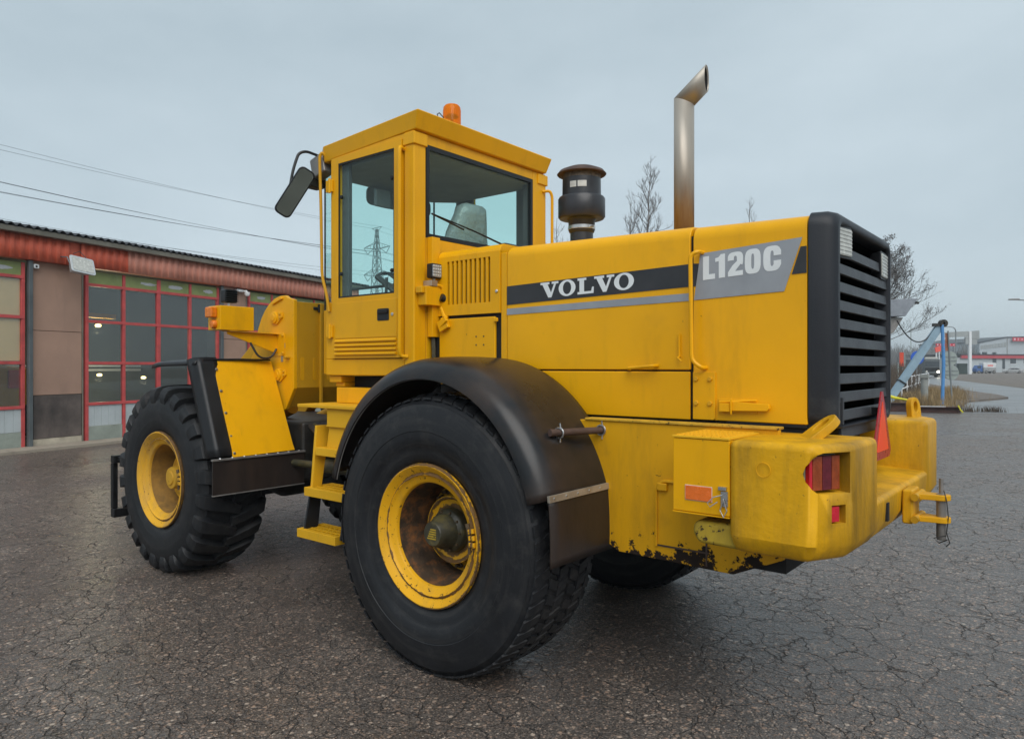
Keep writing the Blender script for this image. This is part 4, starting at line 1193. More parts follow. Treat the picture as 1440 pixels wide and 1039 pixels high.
# ---- trailer hitch
b = MB(); b.prism([(-0.085, 0.935), (0.085, 0.935), (0.085, 1.105), (-0.085, 1.105)], 'x', -2.156, -2.205); hp = part(b, 'hitch_plate', 'yellow_dirty', bevel=0.01)
for z in (1.072, 0.962):
    b = MB()
    pl = [(-2.205, -0.06), (-2.205, 0.06), (-2.27, 0.045)] + [(-2.315 + 0.042 * cos(rad(90 + 180 * k / 8)), 0.042 * sin(rad(90 + 180 * k / 8))) for k in range(9)] + [(-2.27, -0.045)]
    b.prism(pl, 'z', z - 0.014, z + 0.014); part(b, 'hitch_fork', 'yellow_frame', hp, 0.004)
b = MB(); b.lathe([(0, 0.86), (0.020, 0.862), (0.022, 0.875), (0.022, 1.088), (0.010, 1.092), (0.010, 1.165), (0, 1.168)], (-2.315, 0, 0), 'z', 18); part(b, 'hitch_pin', 'alu_dull', hp)
b = MB(); b.tube([(-2.330, 0.025, 1.11), (-2.345, 0.04, 1.06), (-2.35, 0.03, 0.98), (-2.34, 0.015, 0.90), (-2.352, 0.0, 0.85), (-2.335, 0.0, 0.83)], 0.0026, 5); b.tube([(-2.34, 0.03, 0.89), (-2.29, 0.05, 0.875), (-2.31, 0.03, 0.85), (-2.345, 0.02, 0.87)], 0.003, 5); part(b, 'pin_chain', 'grease', hp)
b = MB(); b.lathe([(0.0, -0.10), (0.018, -0.10), (0.018, 0.10), (0.0, 0.10)], (-2.215, 0, 1.072), 'y', 12); b.lathe([(0.0, -0.10), (0.018, -0.10), (0.018, 0.10), (0.0, 0.10)], (-2.215, 0, 0.962), 'y', 12); part(b, 'hitch_bolt', 'yellow_dirty', hp)

# ---- rear fenders
def fender(s):
    cx, cz, rx, rz = 0.020, 0.800, 0.905, 0.965
    a0, a1 = rad(14.5), rad(164)
    sec = [(0.655, 0.0), (0.69, -0.004), (0.85, -0.008), (1.00, -0.008), (1.12, -0.004), (1.19, 0.002), (1.235, 0.014), (1.270, 0.034), (1.294, 0.060), (1.306, 0.090), (1.308, 0.112), (1.297, 0.116)]
    rows = []
    N = 56
    for i in range(N + 1):
        a = a0 + (a1 - a0) * i / N
        nx, nz = cos(a), sin(a)
        row = []
        for y, d in sec:
            row.append((cx + (rx - d) * nx, s * y, cz + (rz - d) * nz))
        rows.append(row)
    b = MB(); b.grid(rows)
    f = part(b, 'rear_fender', 'fender', solid=0.010, ang=60)
    b = MB(); b.tube([(r_[-1][0], r_[-1][1] + s * 0.004, r_[-1][2]) for r_ in rows], 0.0045, 5); part(b, 'lip_highlight', 'alu_dull', f)  # pale tube added to draw the highlight along the fender lip
    # rubber flap, aluminium strip and rivets
    rows = []
    for j in range(9):
        t = j / 8
        z = 1.082 - 0.345 * t
        x = -0.862 - 0.012 * sin(t * 2.2)
        rows.append([(x - 0.004 * cos(3 * y_), s * y_, z + (0.012 * (y_ - 1.0) if j == 8 else 0)) for y_ in [0.655 + 0.645 * k / 8 for k in range(9)]])
    b = MB(); b.grid(rows); part(b, 'mud_flap', 'flap', f, solid=0.008)
    b = MB(); b.prism([(-0.857, 1.060), (-0.872, 1.060), (-0.868, 1.092), (-0.853, 1.092)], 'y', min(s * 0.655, s * 1.305), max(s * 0.655, s * 1.305)); part(b, 'flap_strip', 'alu', f, 0.001)
    for k in range(6):
        b = MB(); b.lathe([(0, -0.004), (0.006, -0.003), (0.007, 0)], (-0.870, s * (0.75 + 0.103 * k), 1.077), 'x', 8); part(b, 'rivet', 'steel', f)
    # pipe stay with clamps
    b = MB(); b.tube([(-0.735, s * 1.12, 1.378), (-0.845, s * 0.68, 1.372)], 0.019, 12); part(b, 'fender_stay', 'rust_pipe', f)
    b = MB(); b.obox((-0.85, s * 0.715, 1.355), (0.06, 0.06, 0.07), Matrix.Rotation(rad(20), 3, 'Y')); part(b, 'stay_bracket', 'rust_pipe', f, 0.006)
    for yy, xx in ((1.06, -0.750), (0.77, -0.822)):
        b = MB(); b.tube([(xx + 0.027 * cos(2 * pi * k / 14), s * yy, 1.374 + 0.027 * sin(2 * pi * k / 14)) for k in range(15)], 0.0055, 6, cap=False)
        b.tube([(xx - 0.01, s * yy, 1.40), (xx - 0.006, s * yy, 1.425)], 0.004, 5); b.tube([(xx - 0.01, s * yy, 1.348), (xx - 0.008, s * yy, 1.325)], 0.004, 5); part(b, 'pipe_clamp', 'steel', f)
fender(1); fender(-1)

# ---- cab
CY0, CY1, CXR, CXF = -0.71, 0.78, 0.64, 1.60
cab = empty('cab', (0, 0, 0), 0, loader)
def cp(mb, name, mat, bevel=0.0, **k): return mb.build(name, mat, cab, bevel, **k)
# roof
def roofz(x): return 3.425 - (x - 0.58) * 0.045
b = MB()
rp_t = [(0.575, CY0 + 0.005), (0.575, CY1 + 0.03), (1.62, CY1 + 0.015), (1.86, 0.64), (1.86, -0.57), (1.62, CY0 - 0.015)]
rp_b = [(0.615, CY0 + 0.03), (0.615, CY1 + 0.004), (1.62, CY1 + 0.0), (1.83, 0.635), (1.83, -0.565), (1.62, CY0)]
n = len(rp_t)
vs = [(x, y, roofz(x) - 0.115) for x, y in rp_b] + [(x, y, roofz(x)) for x, y in rp_t] + [(x * 0.9 + 0.12, y * 0.86, roofz(x) + 0.018) for x, y in rp_t]
fs = [tuple(range(n)), tuple(range(3 * n - 1, 2 * n - 1, -1))]
for l in range(2): fs += [(l * n + i, l * n + (i + 1) % n, (l + 1) * n + (i + 1) % n, (l + 1) * n + i) for i in range(n)]
b.add(vs, fs); cp(b, 'roof', 'yellow_cab', 0.008)
b = MB(); b.prism([(0.70, CY0 + 0.06), (0.70, CY1 - 0.06), (1.60, CY1 - 0.06), (1.77, 0.56), (1.77, -0.49), (1.60, CY0 + 0.06)], 'z', 3.20, 3.27); cp(b, 'roof_liner', 'interior_grey', 0.01)
# rear wall with window opening, pillars
WY0, WY1, WZ0, WZ1 = -0.530, 0.665, 2.60, 3.235
def rear_post(y0, y1): return MB().box(CXR, CXR + 0.10, y0, y1, 1.64, roofz(CXR) - 0.113)
b = rear_post(WY1, CY1); cp(b, 'rear_pillar', 'yellow_cab', 0.012)
b = rear_post(CY0, WY0); cp(b, 'rear_pillar', 'yellow_cab', 0.012)
b = MB(); b.box(CXR + 0.004, CXR + 0.08, WY0, WY1, WZ1, 3.305); cp(b, 'rear_header', 'yellow_cab', 0.004)
b = MB(); b.box(CXR + 0.003, CXR + 0.08, WY0, WY1, 1.64, WZ0); cp(b, 'rear_wall', 'yellow_cab', 0.004)
b = MB(); b.obox((CXR + 0.045, CY1 - 0.055, 3.255), (0.115, 0.130, 0.085)); cp(b, 'roof_joint', 'yellow_cab', 0.008)
b = MB(); b.obox((CXR + 0.045, CY0 + 0.055, 3.255), (0.115, 0.130, 0.085)); cp(b, 'roof_joint', 'yellow_cab', 0.008)
# window seal and glass
b = MB()
k_ = 0.030
b.box(CXR + 0.0, CXR + 0.03, WY0 + .001, WY0 + k_, WZ0 + .001, WZ1 - .001); b.box(CXR, CXR + 0.03, WY1 - k_, WY1 - .001, WZ0 + .001, WZ1 - .001)
b.box(CXR + .001, CXR + 0.029, WY0 + k_, WY1 - k_, WZ0 + .001, WZ0 + k_); b.box(CXR + .001, CXR + 0.029, WY0 + k_, WY1 - k_, WZ1 - k_, WZ1 - .001)
cp(b, 'window_seal', 'black_plastic')
b = MB(); b.box(CXR + 0.012, CXR + 0.018, WY0 + k_ * .6, WY1 - k_ * .6, WZ0 + k_ * .6, WZ1 - k_ * .6); cp(b, 'rear_window', 'cab_glass')
b = MB(); b.box(CXR + 0.032, CXR + 0.10, WY0 + 0.0005, WY0 + 0.006, WZ0 + 0.01, WZ1 - 0.01); cp(b, 'pillar_trim', 'interior_dark')
# wiper
b = MB(); b.prism(rrect(-0.30, -0.10, 2.575, 2.665, 0.035), 'x', CXR - 0.055, CXR - 0.005); cp(b, 'wiper_motor_cover', 'black_plastic', 0.015)
b = MB(); b.tube([(CXR - 0.06, -0.16, 2.625), (CXR - 0.035, 0.20, 2.70), (CXR - 0.012, 0.60, 2.765)], 0.008, 6, 0.004); b.tube([(CXR - 0.008, 0.30, 2.705), (CXR - 0.006, 0.62, 2.768)], 0.007, 5); cp(b, 'wiper', 'black_plastic')
b = MB(); b.lathe([(0.0, -.02), (0.022, -.018), (0.024, 0.0)], (CXR - 0.055, -0.17, 2.622), 'x', 14); cp(b, 'wiper_pivot', 'grease')
b = MB(); b.tube([(CXR - 0.03, -0.30, 2.63), (CXR - 0.04, -0.35, 2.645), (CXR - 0.03, -0.385, 2.61), (CXR - 0.01, -0.38, 2.57)], 0.004, 5); cp(b, 'washer_hose', 'hose')
# left side: sill, door, hinge post
b = MB(); b.box(CXR + 0.10, 1.60, CY1 - 0.05, CY1, 1.655, 1.775); cp(b, 'side_sill', 'yellow_cab', 0.006)
b = MB(); b.box(1.515, 1.60, CY1 - 0.05, CY1, 1.775, 2.20); cp(b, 'front_corner_panel', 'yellow_cab', 0.006)
b = MB(); b.box(CXR + 0.10, 1.62, CY1 - 0.05, CY1 - 0.002, 3.262, 3.30); cp(b, 'side_header', 'yellow_cab', 0.004)
DX0, DX1, DZ0, DZ1 = 0.748, 1.510, 1.780, 3.262
GX0, GX1, GZ0, GZ1 = 0.822, 1.438, 2.222, 3.215
door = MB()
dy0, dy1 = CY1 - 0.025, CY1 + 0.014
door.box(DX0, DX1, dy0, dy1, DZ0, GZ0); door.box(DX0, DX1, dy0, dy1, GZ1, DZ1)
door.box(DX0, GX0, dy0, dy1, GZ0, GZ1); door.box(GX1, DX1, dy0, dy1, GZ0, GZ1)
cp(door, 'door', 'yellow_cab')
b = MB(); b.box(DX0 - 0.006, DX1 + 0.006, dy0 - 0.02, dy0 + 0.008, DZ0 - 0.006, GZ0); cp(b, 'door_seal', 'black_plastic')
b = MB(); b.box(GX0, GX1, CY1 - 0.002, CY1 + 0.004, GZ0, GZ1); cp(b, 'door_glass', 'cab_glass')
b = MB()
b.box(GX0, GX0 + .012, CY1 + .0045, CY1 + .010, GZ0, GZ1); b.box(GX1 - .012, GX1, CY1 + .0045, CY1 + .010, GZ0, GZ1); b.box(GX0 + .012, GX1 - .012, CY1 + .0045, CY1 + .010, GZ0, GZ0 + .012); b.box(GX0 + .012, GX1 - .012, CY1 + .0045, CY1 + .010, GZ1 - .012, GZ1)
cp(b, 'glass_seal', 'black_plastic')
for x, z in ((0.850, 3.015), (1.405, 2.965), (0.850, 2.38), (1.405, 2.40)):
    b = MB(); b.lathe([(0, 0.014), (0.012, 0.012), (0.015, 0.004), (0.015, 0)], (x, CY1 + 0.004, z), 'y', 14); cp(b, 'glass_knob', 'black_plastic')
# lower door skin: raised panel with ribs, handle cup, lock
b = MB(); b.box(0.790, 1.468, CY1 + 0.0145, CY1 + 0.0185, 1.925, 2.185); cp(b, 'door_panel', 'yellow_cab', 0.003)
for i in range(4):
    z = 1.800 + 0.031 * i
    b = MB(); b.prism([(CY1 + 0.0145, z), (CY1 + 0.030, z + 0.004), (CY1 + 0.030, z + 0.014), (CY1 + 0.0145, z + 0.027)], 'x', 0.795, 1.468); cp(b, 'door_rib', 'yellow_cab', 0.002)
b = MB(); b.prism(rrect(0.868, 0.990, 2.038, 2.122, 0.010), 'y', CY1 + 0.0187, CY1 + 0.022); cp(b, 'handle_cup', 'black_plastic', 0.002)
b = MB(); b.box(0.878, 0.980, CY1 + 0.0222, CY1 + 0.034, 2.085, 2.112); cp(b, 'door_handle', 'black_matte', 0.006)
b = MB(); b.lathe([(0, 0.006), (0.011, 0.005), (0.012, 0)], (0.833, CY1 + 0.0187, 2.078), 'y', 14); cp(b, 'door_lock', 'steel')
for z in (3.06, 1.98):
    b = MB(); b.box(1.490, 1.560, CY1 + 0.0145, CY1 + 0.034, z - 0.045, z + 0.045); b.tube([(1.513, CY1 + 0.034, z - 0.055), (1.513, CY1 + 0.034, z + 0.055)], 0.011, 8); cp(b, 'door_hinge', 'yellow_cab', 0.004)
# slim A post and corner glass up to the windscreen
b = MB(); b.box(1.513, 1.545, CY1 - 0.045, CY1 - 0.003, 2.20, 3.262); cp(b, 'hinge_post', 'yellow_cab', 0.004)
b = MB(); b.box(1.370, 1.512, CY1 - 0.065, CY1 - 0.030, 1.80, 3.22); cp(b, 'inner_post', 'interior_dark', 0.006)
b = MB(); b.box(CXR + 0.10, CXR + 0.135, CY1 - 0.065, CY1 - 0.030, 1.80, 3.22); cp(b, 'inner_post', 'interior_dark', 0.006)
for s, ya, yb in ((1, CY1 - 0.015, 0.640), (-1, CY0 + 0.015, -0.570)):
    b = MB(); b.prism([(1.548, ya), (1.805, yb), (1.801, yb - s * 0.004), (1.544, ya - s * 0.004)], 'z', 2.16, 3.27); cp(b, 'corner_glass', 'cab_glass')
    b = MB(); b.prism([(1.54, ya), (1.82, yb), (1.815, yb - s * 0.05), (1.535, ya - s * 0.05)], 'z', 1.66, 2.158); cp(b, 'front_corner_wall', 'yellow_cab', 0.004)
    b = MB(); b.prism([(1.806, yb + s * 0.004), (1.818, yb - s * 0.002), (1.812, yb - s * 0.014), (1.800, yb - s * 0.006)], 'z', 2.16, 3.27); cp(b, 'glass_joint', 'black_plastic')
b = MB(); b.box(1.812, 1.817, -0.565, 0.632, 1.96, 3.265); cp(b, 'windscreen', 'cab_glass')
b = MB(); b.box(1.79, 1.822, -0.56, 0.62, 1.66, 1.958); cp(b, 'front_wall', 'yellow_cab', 0.004)
b = MB(); b.prism([(1.550, CY1 - 0.025), (1.70, CY1 - 0.115), (1.695, CY1 - 0.125), (1.545, CY1 - 0.035)], 'z', 2.13, 2.25); cp(b, 'glass_sill', 'sheet_grey', 0.003)
# right side
b = MB(); b.box(CXR + 0.10, 1.56, CY0, CY0 + 0.05, 1.655, 2.20); cp(b, 'right_wall', 'yellow_cab', 0.006)
b = MB(); b.box(CXR + 0.10, 0.885, CY0, CY0 + 0.05, 2.20, 3.29); cp(b, 'right_post', 'yellow_cab', 0.006)
b = MB(); b.box(1.425, 1.56, CY0, CY0 + 0.05, 2.20, 3.29); cp(b, 'right_post', 'yellow_cab', 0.006)
b = MB(); b.box(CXR + 0.10, 0.90, CY0 + 0.051, CY0 + 0.075, 1.9, 3.22); b.box(1.40, 1.60, CY0 + 0.051, CY0 + 0.075, 1.9, 3.22); cp(b, 'right_trim', 'interior_dark', 0.004)
b = MB(); b.box(0.885, 1.425, CY0, CY0 + 0.05, 3.225, 3.29); cp(b, 'right_header', 'yellow_cab', 0.004)
b = MB(); b.box(0.885, 1.425, CY0 + 0.02, CY0 + 0.026, 2.20, 3.225); cp(b, 'right_window', 'cab_glass')
b = MB(); b.prism([(CXR + 0.09, CY0 + 0.05), (CXR + 0.09, CY1 - 0.05), (1.53, CY1 - 0.065), (1.77, 0.55), (1.77, -0.48), (1.53, CY0 + 0.065)], 'z', 1.665, 1.70); cp(b, 'cab_floor', 'interior_dark')
b = MB(); b.box(CXR + 0.081, CXR + 0.10, WY0, WY1, 1.70, WZ0 - 0.01); cp(b, 'rear_lining', 'interior_dark')
# inside: seat wrapped in plastic, steering wheel, console, visor, display
seat = MB()
rows = []
for i in range(13):
    t = i / 12
    z = 2.12 + 0.80 * t
    wv = 0.31 - 0.10 * t - 0.07 * max(0, t - 0.6) / 0.4
    xc = 0.93 - 0.15 * t
    row = []
    for k in range(25):
        a = 2 * pi * k / 24
        q = 1 + 0.06 * mnoise.noise((cos(a) * 2, sin(a) * 2, t * 6))
        row.append((xc + 0.09 * q * cos(a), 0.06 + wv * q * sin(a), z + 0.02 * mnoise.noise((a * 3, t * 9, 1))))
    rows.append(row)
rows.append([(0.78, 0.06 + 0.05 * sin(2 * pi * k / 24), 2.955) for k in range(25)])
seat.grid(rows); cp(seat, 'seat_back', 'seat_wrap', ang=80)
b = MB(); b.box(0.90, 1.38, -0.20, 0.32, 2.02, 2.16); cp(b, 'seat_cushion', 'seat_wrap', 0.05, seg=4)
b = MB(); b.box(1.0, 1.3, -0.10, 0.22, 1.70, 2.02); cp(b, 'seat_base', 'interior_dark', 0.02)
b = MB(); b.prism([(1.44, 1.70), (1.76, 1.70), (1.76, 2.20), (1.66, 2.30), (1.52, 2.28)], 'y', -0.02, 0.24); cp(b, 'console', 'interior_dark', 0.02)
b = MB()
Rw = Matrix.Rotation(rad(-28), 3, 'Y')
b.tube([Vector((1.50, 0.10, 2.40)) + Rw @ Vector((0.20 * cos(2 * pi * k / 40), 0.20 * sin(2 * pi * k / 40), 0)) for k in range(41)], 0.014, 8, cap=False)
for a in (0, 120, 240):
    b.tube([Vector((1.50, 0.10, 2.385)), Vector((1.50, 0.10, 2.40)) + Rw @ Vector((0.19 * cos(rad(a)), 0.19 * sin(rad(a)), 0))], 0.011, 6)
b.tube([(1.50, 0.10, 2.39), (1.58, 0.10, 2.22)], 0.035, 10); cp(b, 'steering_wheel', 'interior_dark')
b = MB(); b.tube([(1.36, 0.30, 2.30), (1.56, 0.32, 2.44)], 0.025, 8); b.tube([(1.45, 0.33, 2.15), (1.43, 0.33, 2.42)], 0.012, 8); cp(b, 'control_lever', 'interior_dark')
b = MB(); b.prism([(1.58, 1.72), (1.77, 1.72), (1.77, 2.26), (1.70, 2.33), (1.60, 2.27)], 'y', -0.30, 0.20); cp(b, 'dashboard', 'interior_dark', 0.02)
b = MB(); b.tube(fillet([(1.78, 0.50, 2.33), (1.70, 0.30, 2.36), (1.66, -0.1, 2.43), (1.62, -0.35, 2.45)], 0.1), 0.012, 8); cp(b, 'dash_rail', 'interior_dark')
b = MB(); b.box(1.0, 1.5, -0.62, -0.38, 1.70, 2.26); cp(b, 'side_console', 'interior_dark', 0.03)
b = MB(); b.prism(rrect(-0.42, 0.30, 3.045, 3.195, 0.05), 'x', 1.70, 1.725); cp(b, 'sun_visor', 'interior_grey', 0.01)
b = MB(); b.box(1.30, 1.33, 0.40, 0.55, 2.93, 3.06); cp(b, 'roof_panel_unit', 'interior_grey', 0.01)
# rails and mirror
b = MB(); b.tube(fillet([(0.735, CY1, 3.19), (0.725, CY1 + 0.05, 3.20), (0.722, CY1 + 0.055, 3.15), (0.722, CY1 + 0.055, 1.83), (0.725, CY1 + 0.045, 1.79), (0.70, CY1 + 0.0, 1.785)], 0.04), 0.013, 8); cp(b, 'entry_rail', 'yellow_cab')
b = MB(); b.tube(fillet([(1.615, CY1 - 0.01, 3.30), (1.625, CY1 + 0.02, 3.335), (1.640, CY1 + 0.03, 3.30), (1.615, CY1 + 0.035, 2.9), (1.610, CY1 + 0.03, 2.40), (1.565, CY1 + 0.02, 2.25), (1.55, CY1 + 0.01, 2.13)], 0.05), 0.0115, 8); cp(b, 'entry_rail', 'yellow_dark')
b = MB(); b.tube(fillet([(CXR, CY0 + 0.05, 3.16), (CXR - 0.055, CY0 + 0.02, 3.165), (CXR - 0.062, CY0 + 0.0, 3.12), (CXR - 0.06, CY0 + 0.0, 2.52), (CXR, CY0 + 0.04, 2.50)], 0.04), 0.012, 8); cp(b, 'rear_rail', 'yellow_cab')
b = MB(); b.obox((1.72, 0.73, 3.255), (0.16, 0.10, 0.16), Matrix.Rotation(rad(15), 3, 'Y')); cp(b, 'mirror_bracket', 'alu_dull', 0.015)
b = MB(); b.prism(rrect(0.66, 0.80, 3.10, 3.21, 0.03), 'x', 1.76, 1.86); cp(b, 'front_lamp', 'grease', 0.01)
b = MB(); b.tube(fillet([(1.72, 0.74, 3.33), (1.74, 0.86, 3.350), (1.755, 0.915, 3.325), (1.765, 0.955, 3.20), (1.775, 0.985, 3.02)], 0.06), 0.011, 8); cp(b, 'mirror_arm', 'black_plastic')
mir = MB()
mdir = Matrix.Rotation(rad(-22), 3, 'Z') @ Matrix.Rotation(rad(29), 3, 'X') @ Matrix.Rotation(rad(-16), 3, 'Y')
mb_ = MB().prism(rrect(-0.066, 0.066, -0.20, 0.20, 0.040, 5), 'x', 0.0, 0.035)
mb_.v = [tuple(mdir @ Vector(p) + Vector((1.74, 0.957, 3.02))) for p in mb_.v]
cp(mb_, 'mirror_housing', 'black_plastic', 0.008)
mb_ = MB().prism(rrect(-0.056, 0.056, -0.188, 0.188, 0.034, 5), 'x', -0.003, -0.001)
mb_.v = [tuple(mdir @ Vector(p) + Vector((1.74, 0.957, 3.02))) for p in mb_.v]
cp(mb_, 'mirror_glass', 'mirror')
# beacon
bx, by = 0.75, 0.30
bz = roofz(bx) + 0.015
b = MB(); b.lathe([(0, 0.0), (0.075, 0.0), (0.078, 0.02), (0.066, 0.035), (0.055, 0.05), (0, 0.05)], (bx, by, bz), 'z', 24); cp(b, 'beacon_base', 'alu_dull')
b = MB(); b.lathe([(0.066, 0.035), (0.066, 0.15), (0.062, 0.178), (0.050, 0.192), (0.0, 0.196)], (bx, by, bz), 'z', 28); cp(b, 'beacon_dome', 'lens_orange')
b = MB(); b.lathe([(0.05, 0.11), (0.035, 0.125), (0.012, 0.11), (0.01, 0.05)], (bx, by, bz), 'z', 16); cp(b, 'beacon_reflector', 'bolt')
b = MB(); b.tube([(0.70, 0.44, bz), (0.68, 0.46, bz + 0.05), (0.66, 0.52, bz + 0.06), (0.63, 0.57, bz + 0.03), (0.60, 0.59, bz - 0.02)], 0.004, 5); cp(b, 'beacon_cable', 'hose')
# work lamp on the rear left pillar, with bracket and socket
wl_ = empty('work_lamp', (0, 0, 0), 0, loader)
b = MB(); b.prism(rrect(0.60, 0.70, 2.315, 2.415, 0.012), 'x', 0.555, 0.60); b.build('lamp_body', 'black_plastic', wl_, 0.004)
b = MB(); b.prism(rrect(0.608, 0.692, 2.323, 2.407, 0.008), 'x', 0.5495, 0.5545); b.build('lamp_lens', 'work_lens', wl_, 0.002)
for i in range(4):
    for j in range(4):
        b = MB(); b.lathe([(0, -0.004), (0.006, -0.002), (0.008, 0)], (0.5490, 0.619 + i * 0.0205, 2.334 + j * 0.0205), 'x', 8); b.build('led', 'lens_clear', wl_)
b = MB(); b.box(0.555, 0.635, 0.640, 0.70, 2.26, 2.30); b.tube([(0.58, 0.65, 2.29), (0.58, 0.65, 2.32)], 0.012, 8); b.build('lamp_foot', 'alu', wl_, 0.004)
b = MB(); b.box(0.56, 0.64, 0.60, 0.745, 2.13, 2.258); b.box(0.57, 0.63, 0.745, 0.775, 2.21, 2.255); b.build('lamp_bracket', 'yellow_cab', wl_, 0.006)
b = MB(); b.tube([(0.545, 0.62, 2.19), (0.52, 0.555, 2.165)], 0.026, 12, 0.032); b.build('socket', 'black_plastic', wl_)
b = MB(); b.tube(fillet([(0.59, 0.68, 2.24), (0.56, 0.64, 2.275), (0.55, 0.60, 2.26), (0.54, 0.59, 2.21)], 0.04), 0.009, 6); b.build('cable_loop', 'yellow_cab', wl_)
b = MB(); b.tube([(0.56, 0.60, 2.36), (0.54, 0.565, 2.33), (0.55, 0.56, 2.28), (0.57, 0.575, 2.25)], 0.004, 5); b.build('lamp_cable', 'hose', wl_)
# filler under the cab between pillar and battery door
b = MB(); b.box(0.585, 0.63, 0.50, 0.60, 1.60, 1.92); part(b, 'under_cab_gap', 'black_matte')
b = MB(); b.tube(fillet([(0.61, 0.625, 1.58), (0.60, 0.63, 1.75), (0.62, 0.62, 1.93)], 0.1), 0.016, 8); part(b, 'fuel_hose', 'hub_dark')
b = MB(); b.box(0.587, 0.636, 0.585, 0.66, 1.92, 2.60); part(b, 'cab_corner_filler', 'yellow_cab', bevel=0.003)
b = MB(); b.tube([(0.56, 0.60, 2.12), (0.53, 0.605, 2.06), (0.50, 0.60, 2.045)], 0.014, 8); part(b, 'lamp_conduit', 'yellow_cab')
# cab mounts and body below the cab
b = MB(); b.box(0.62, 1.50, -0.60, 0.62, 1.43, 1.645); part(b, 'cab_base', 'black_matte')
b = MB(); b.box(1.46, 1.56, 0.60, 0.72, 1.57, 1.60); b.box(1.46, 1.60, 0.62, 0.75, 1.602, 1.648); part(b, 'cab_mount', 'yellow_cab', bevel=0.004)
b = MB(); b.box(1.02, 1.50, 0.60, 0.76, 1.45, 1.565); part(b, 'platform_riser', 'yellow', bevel=0.005)

# ---- platform and boarding steps on the left
b = MB(); b.box(0.95, 1.62, 0.62, 1.02, 1.425, 1.448); pf = part(b, 'platform', 'yellow_step', bevel=0.004)
b = MB(); b.prism([(1.30, 1.424), (1.30, 1.31), (1.315, 1.295), (0.93, 1.295), (0.93, 1.424)], 'y', 0.985, 0.995); b.box(0.93, 1.30, 0.66, 0.985, 1.30, 1.31); part(b, 'step_riser', 'yellow_step', pf, 0.003)
b = MB(); b.prism([(1.30, 1.296), (1.335, 1.12), (0.92, 1.12), (0.92, 1.296)], 'y', 0.965, 0.975); part(b, 'step_riser', 'yellow_step', pf, 0.003)
def step(x0, x1, y0, y1, z, h, name='step'):
    b = MB()
    b.box(x0, x1, y1 - 0.014, y1, z - h, z); b.box(x0, x1, y0, y0 + 0.012, z - h, z)
    b.box(x0, x0 + 0.012, y0 + 0.012, y1 - 0.014, z - h, z); b.box(x1 - 0.012, x1, y0 + 0.012, y1 - 0.014, z - h, z)
    o = part(b, name, 'yellow_step', pf, 0.003)
    nx = int((x1 - x0) / 0.045)
    g = MB()
    for i in range(nx):
        xx = x0 + 0.02 + i * (x1 - x0 - 0.04) / max(1, nx - 1)
        g.box(xx - 0.008, xx + 0.008, y0 + 0.012, y1 - 0.014, z - 0.014, z - 0.003)
    for j in range(4):
        yy = y0 + 0.03 + j * (y1 - y0 - 0.06) / 3
        g.box(x0 + 0.012, x1 - 0.012, yy - 0.007, yy + 0.007, z - 0.0135, z - 0.001)
    part(g, 'step_grate', 'yellow_step', pf)
    return o
step(0.93, 1.365, 0.80, 1.045, 1.150, 0.055)
step(0.935, 1.420, 0.86, 1.100, 0.872, 0.060)
step(1.035, 1.470, 0.90, 1.125, 0.580, 0.060)
for xx, top in ((1.400, 1.30), (0.965, 1.15)):
    b = MB()
    b.prism([(1.00 - 0.02, 1.30), (1.00 + 0.015, 1.30), (1.06, 0.800), (0.985, 0.80), (0.93, 1.12), (0.90, 1.30)], 'x', xx - 0.012 - (0.0 if xx > 1.2 else 0), xx + 0.012)
    part(b, 'step_side', 'yellow_step', pf, 0.003)
for xx in (1.425, 1.015):
    b = MB(); b.prism([(0.95, 0.84), (1.045, 0.84), (1.10, 0.555), (0.985, 0.555)], 'x', xx - 0.008, xx + 0.008); part(b, 'rubber_hanger', 'black_plastic', pf, 0.002)
scatter_bolts('bolt', [(1.005, 1.02, 0.575), (1.005, 1.075, 0.578)], 0.009, -0.008, 'x', 'steel', loader)

# ---- centre joint, hoses
b = MB(); b.prism([(1.40, 0.72), (2.05, 0.80), (2.05, 1.30), (1.40, 1.38)], 'y', -0.30, 0.30); part(b, 'centre_joint', 'grease', bevel=0.03)
b = MB(); b.lathe([(0.0, 0.60), (0.11, 0.62), (0.13, 0.72), (0.13, 1.30), (0.10, 1.42), (0, 1.43)], (1.62, 0.10, 0), 'z', 24); part(b, 'pivot_pin', 'grease')
b = MB(); b.tube([(1.0, 0.42, 0.92), (1.9, 0.56, 0.92)], 0.055, 14); b.tube([(1.9, 0.56, 0.92), (2.3, 0.60, 0.92)], 0.03, 12); part(b, 'steering_cylinder', 'hub_dark')
for k in range(5):
    b = MB(); b.tube(fillet([(1.30, 0.30 + 0.05 * k, 1.33), (1.62, 0.36 + 0.06 * k, 1.38 - 0.05 * k), (1.80, 0.40 + 0.05 * k, 1.20 - 0.03 * k), (2.25, 0.30 + 0.04 * k, 1.22)], 0.2), 0.022, 8); part(b, 'hydraulic_hose', 'hose' if k != 3 else 'hub_dark')

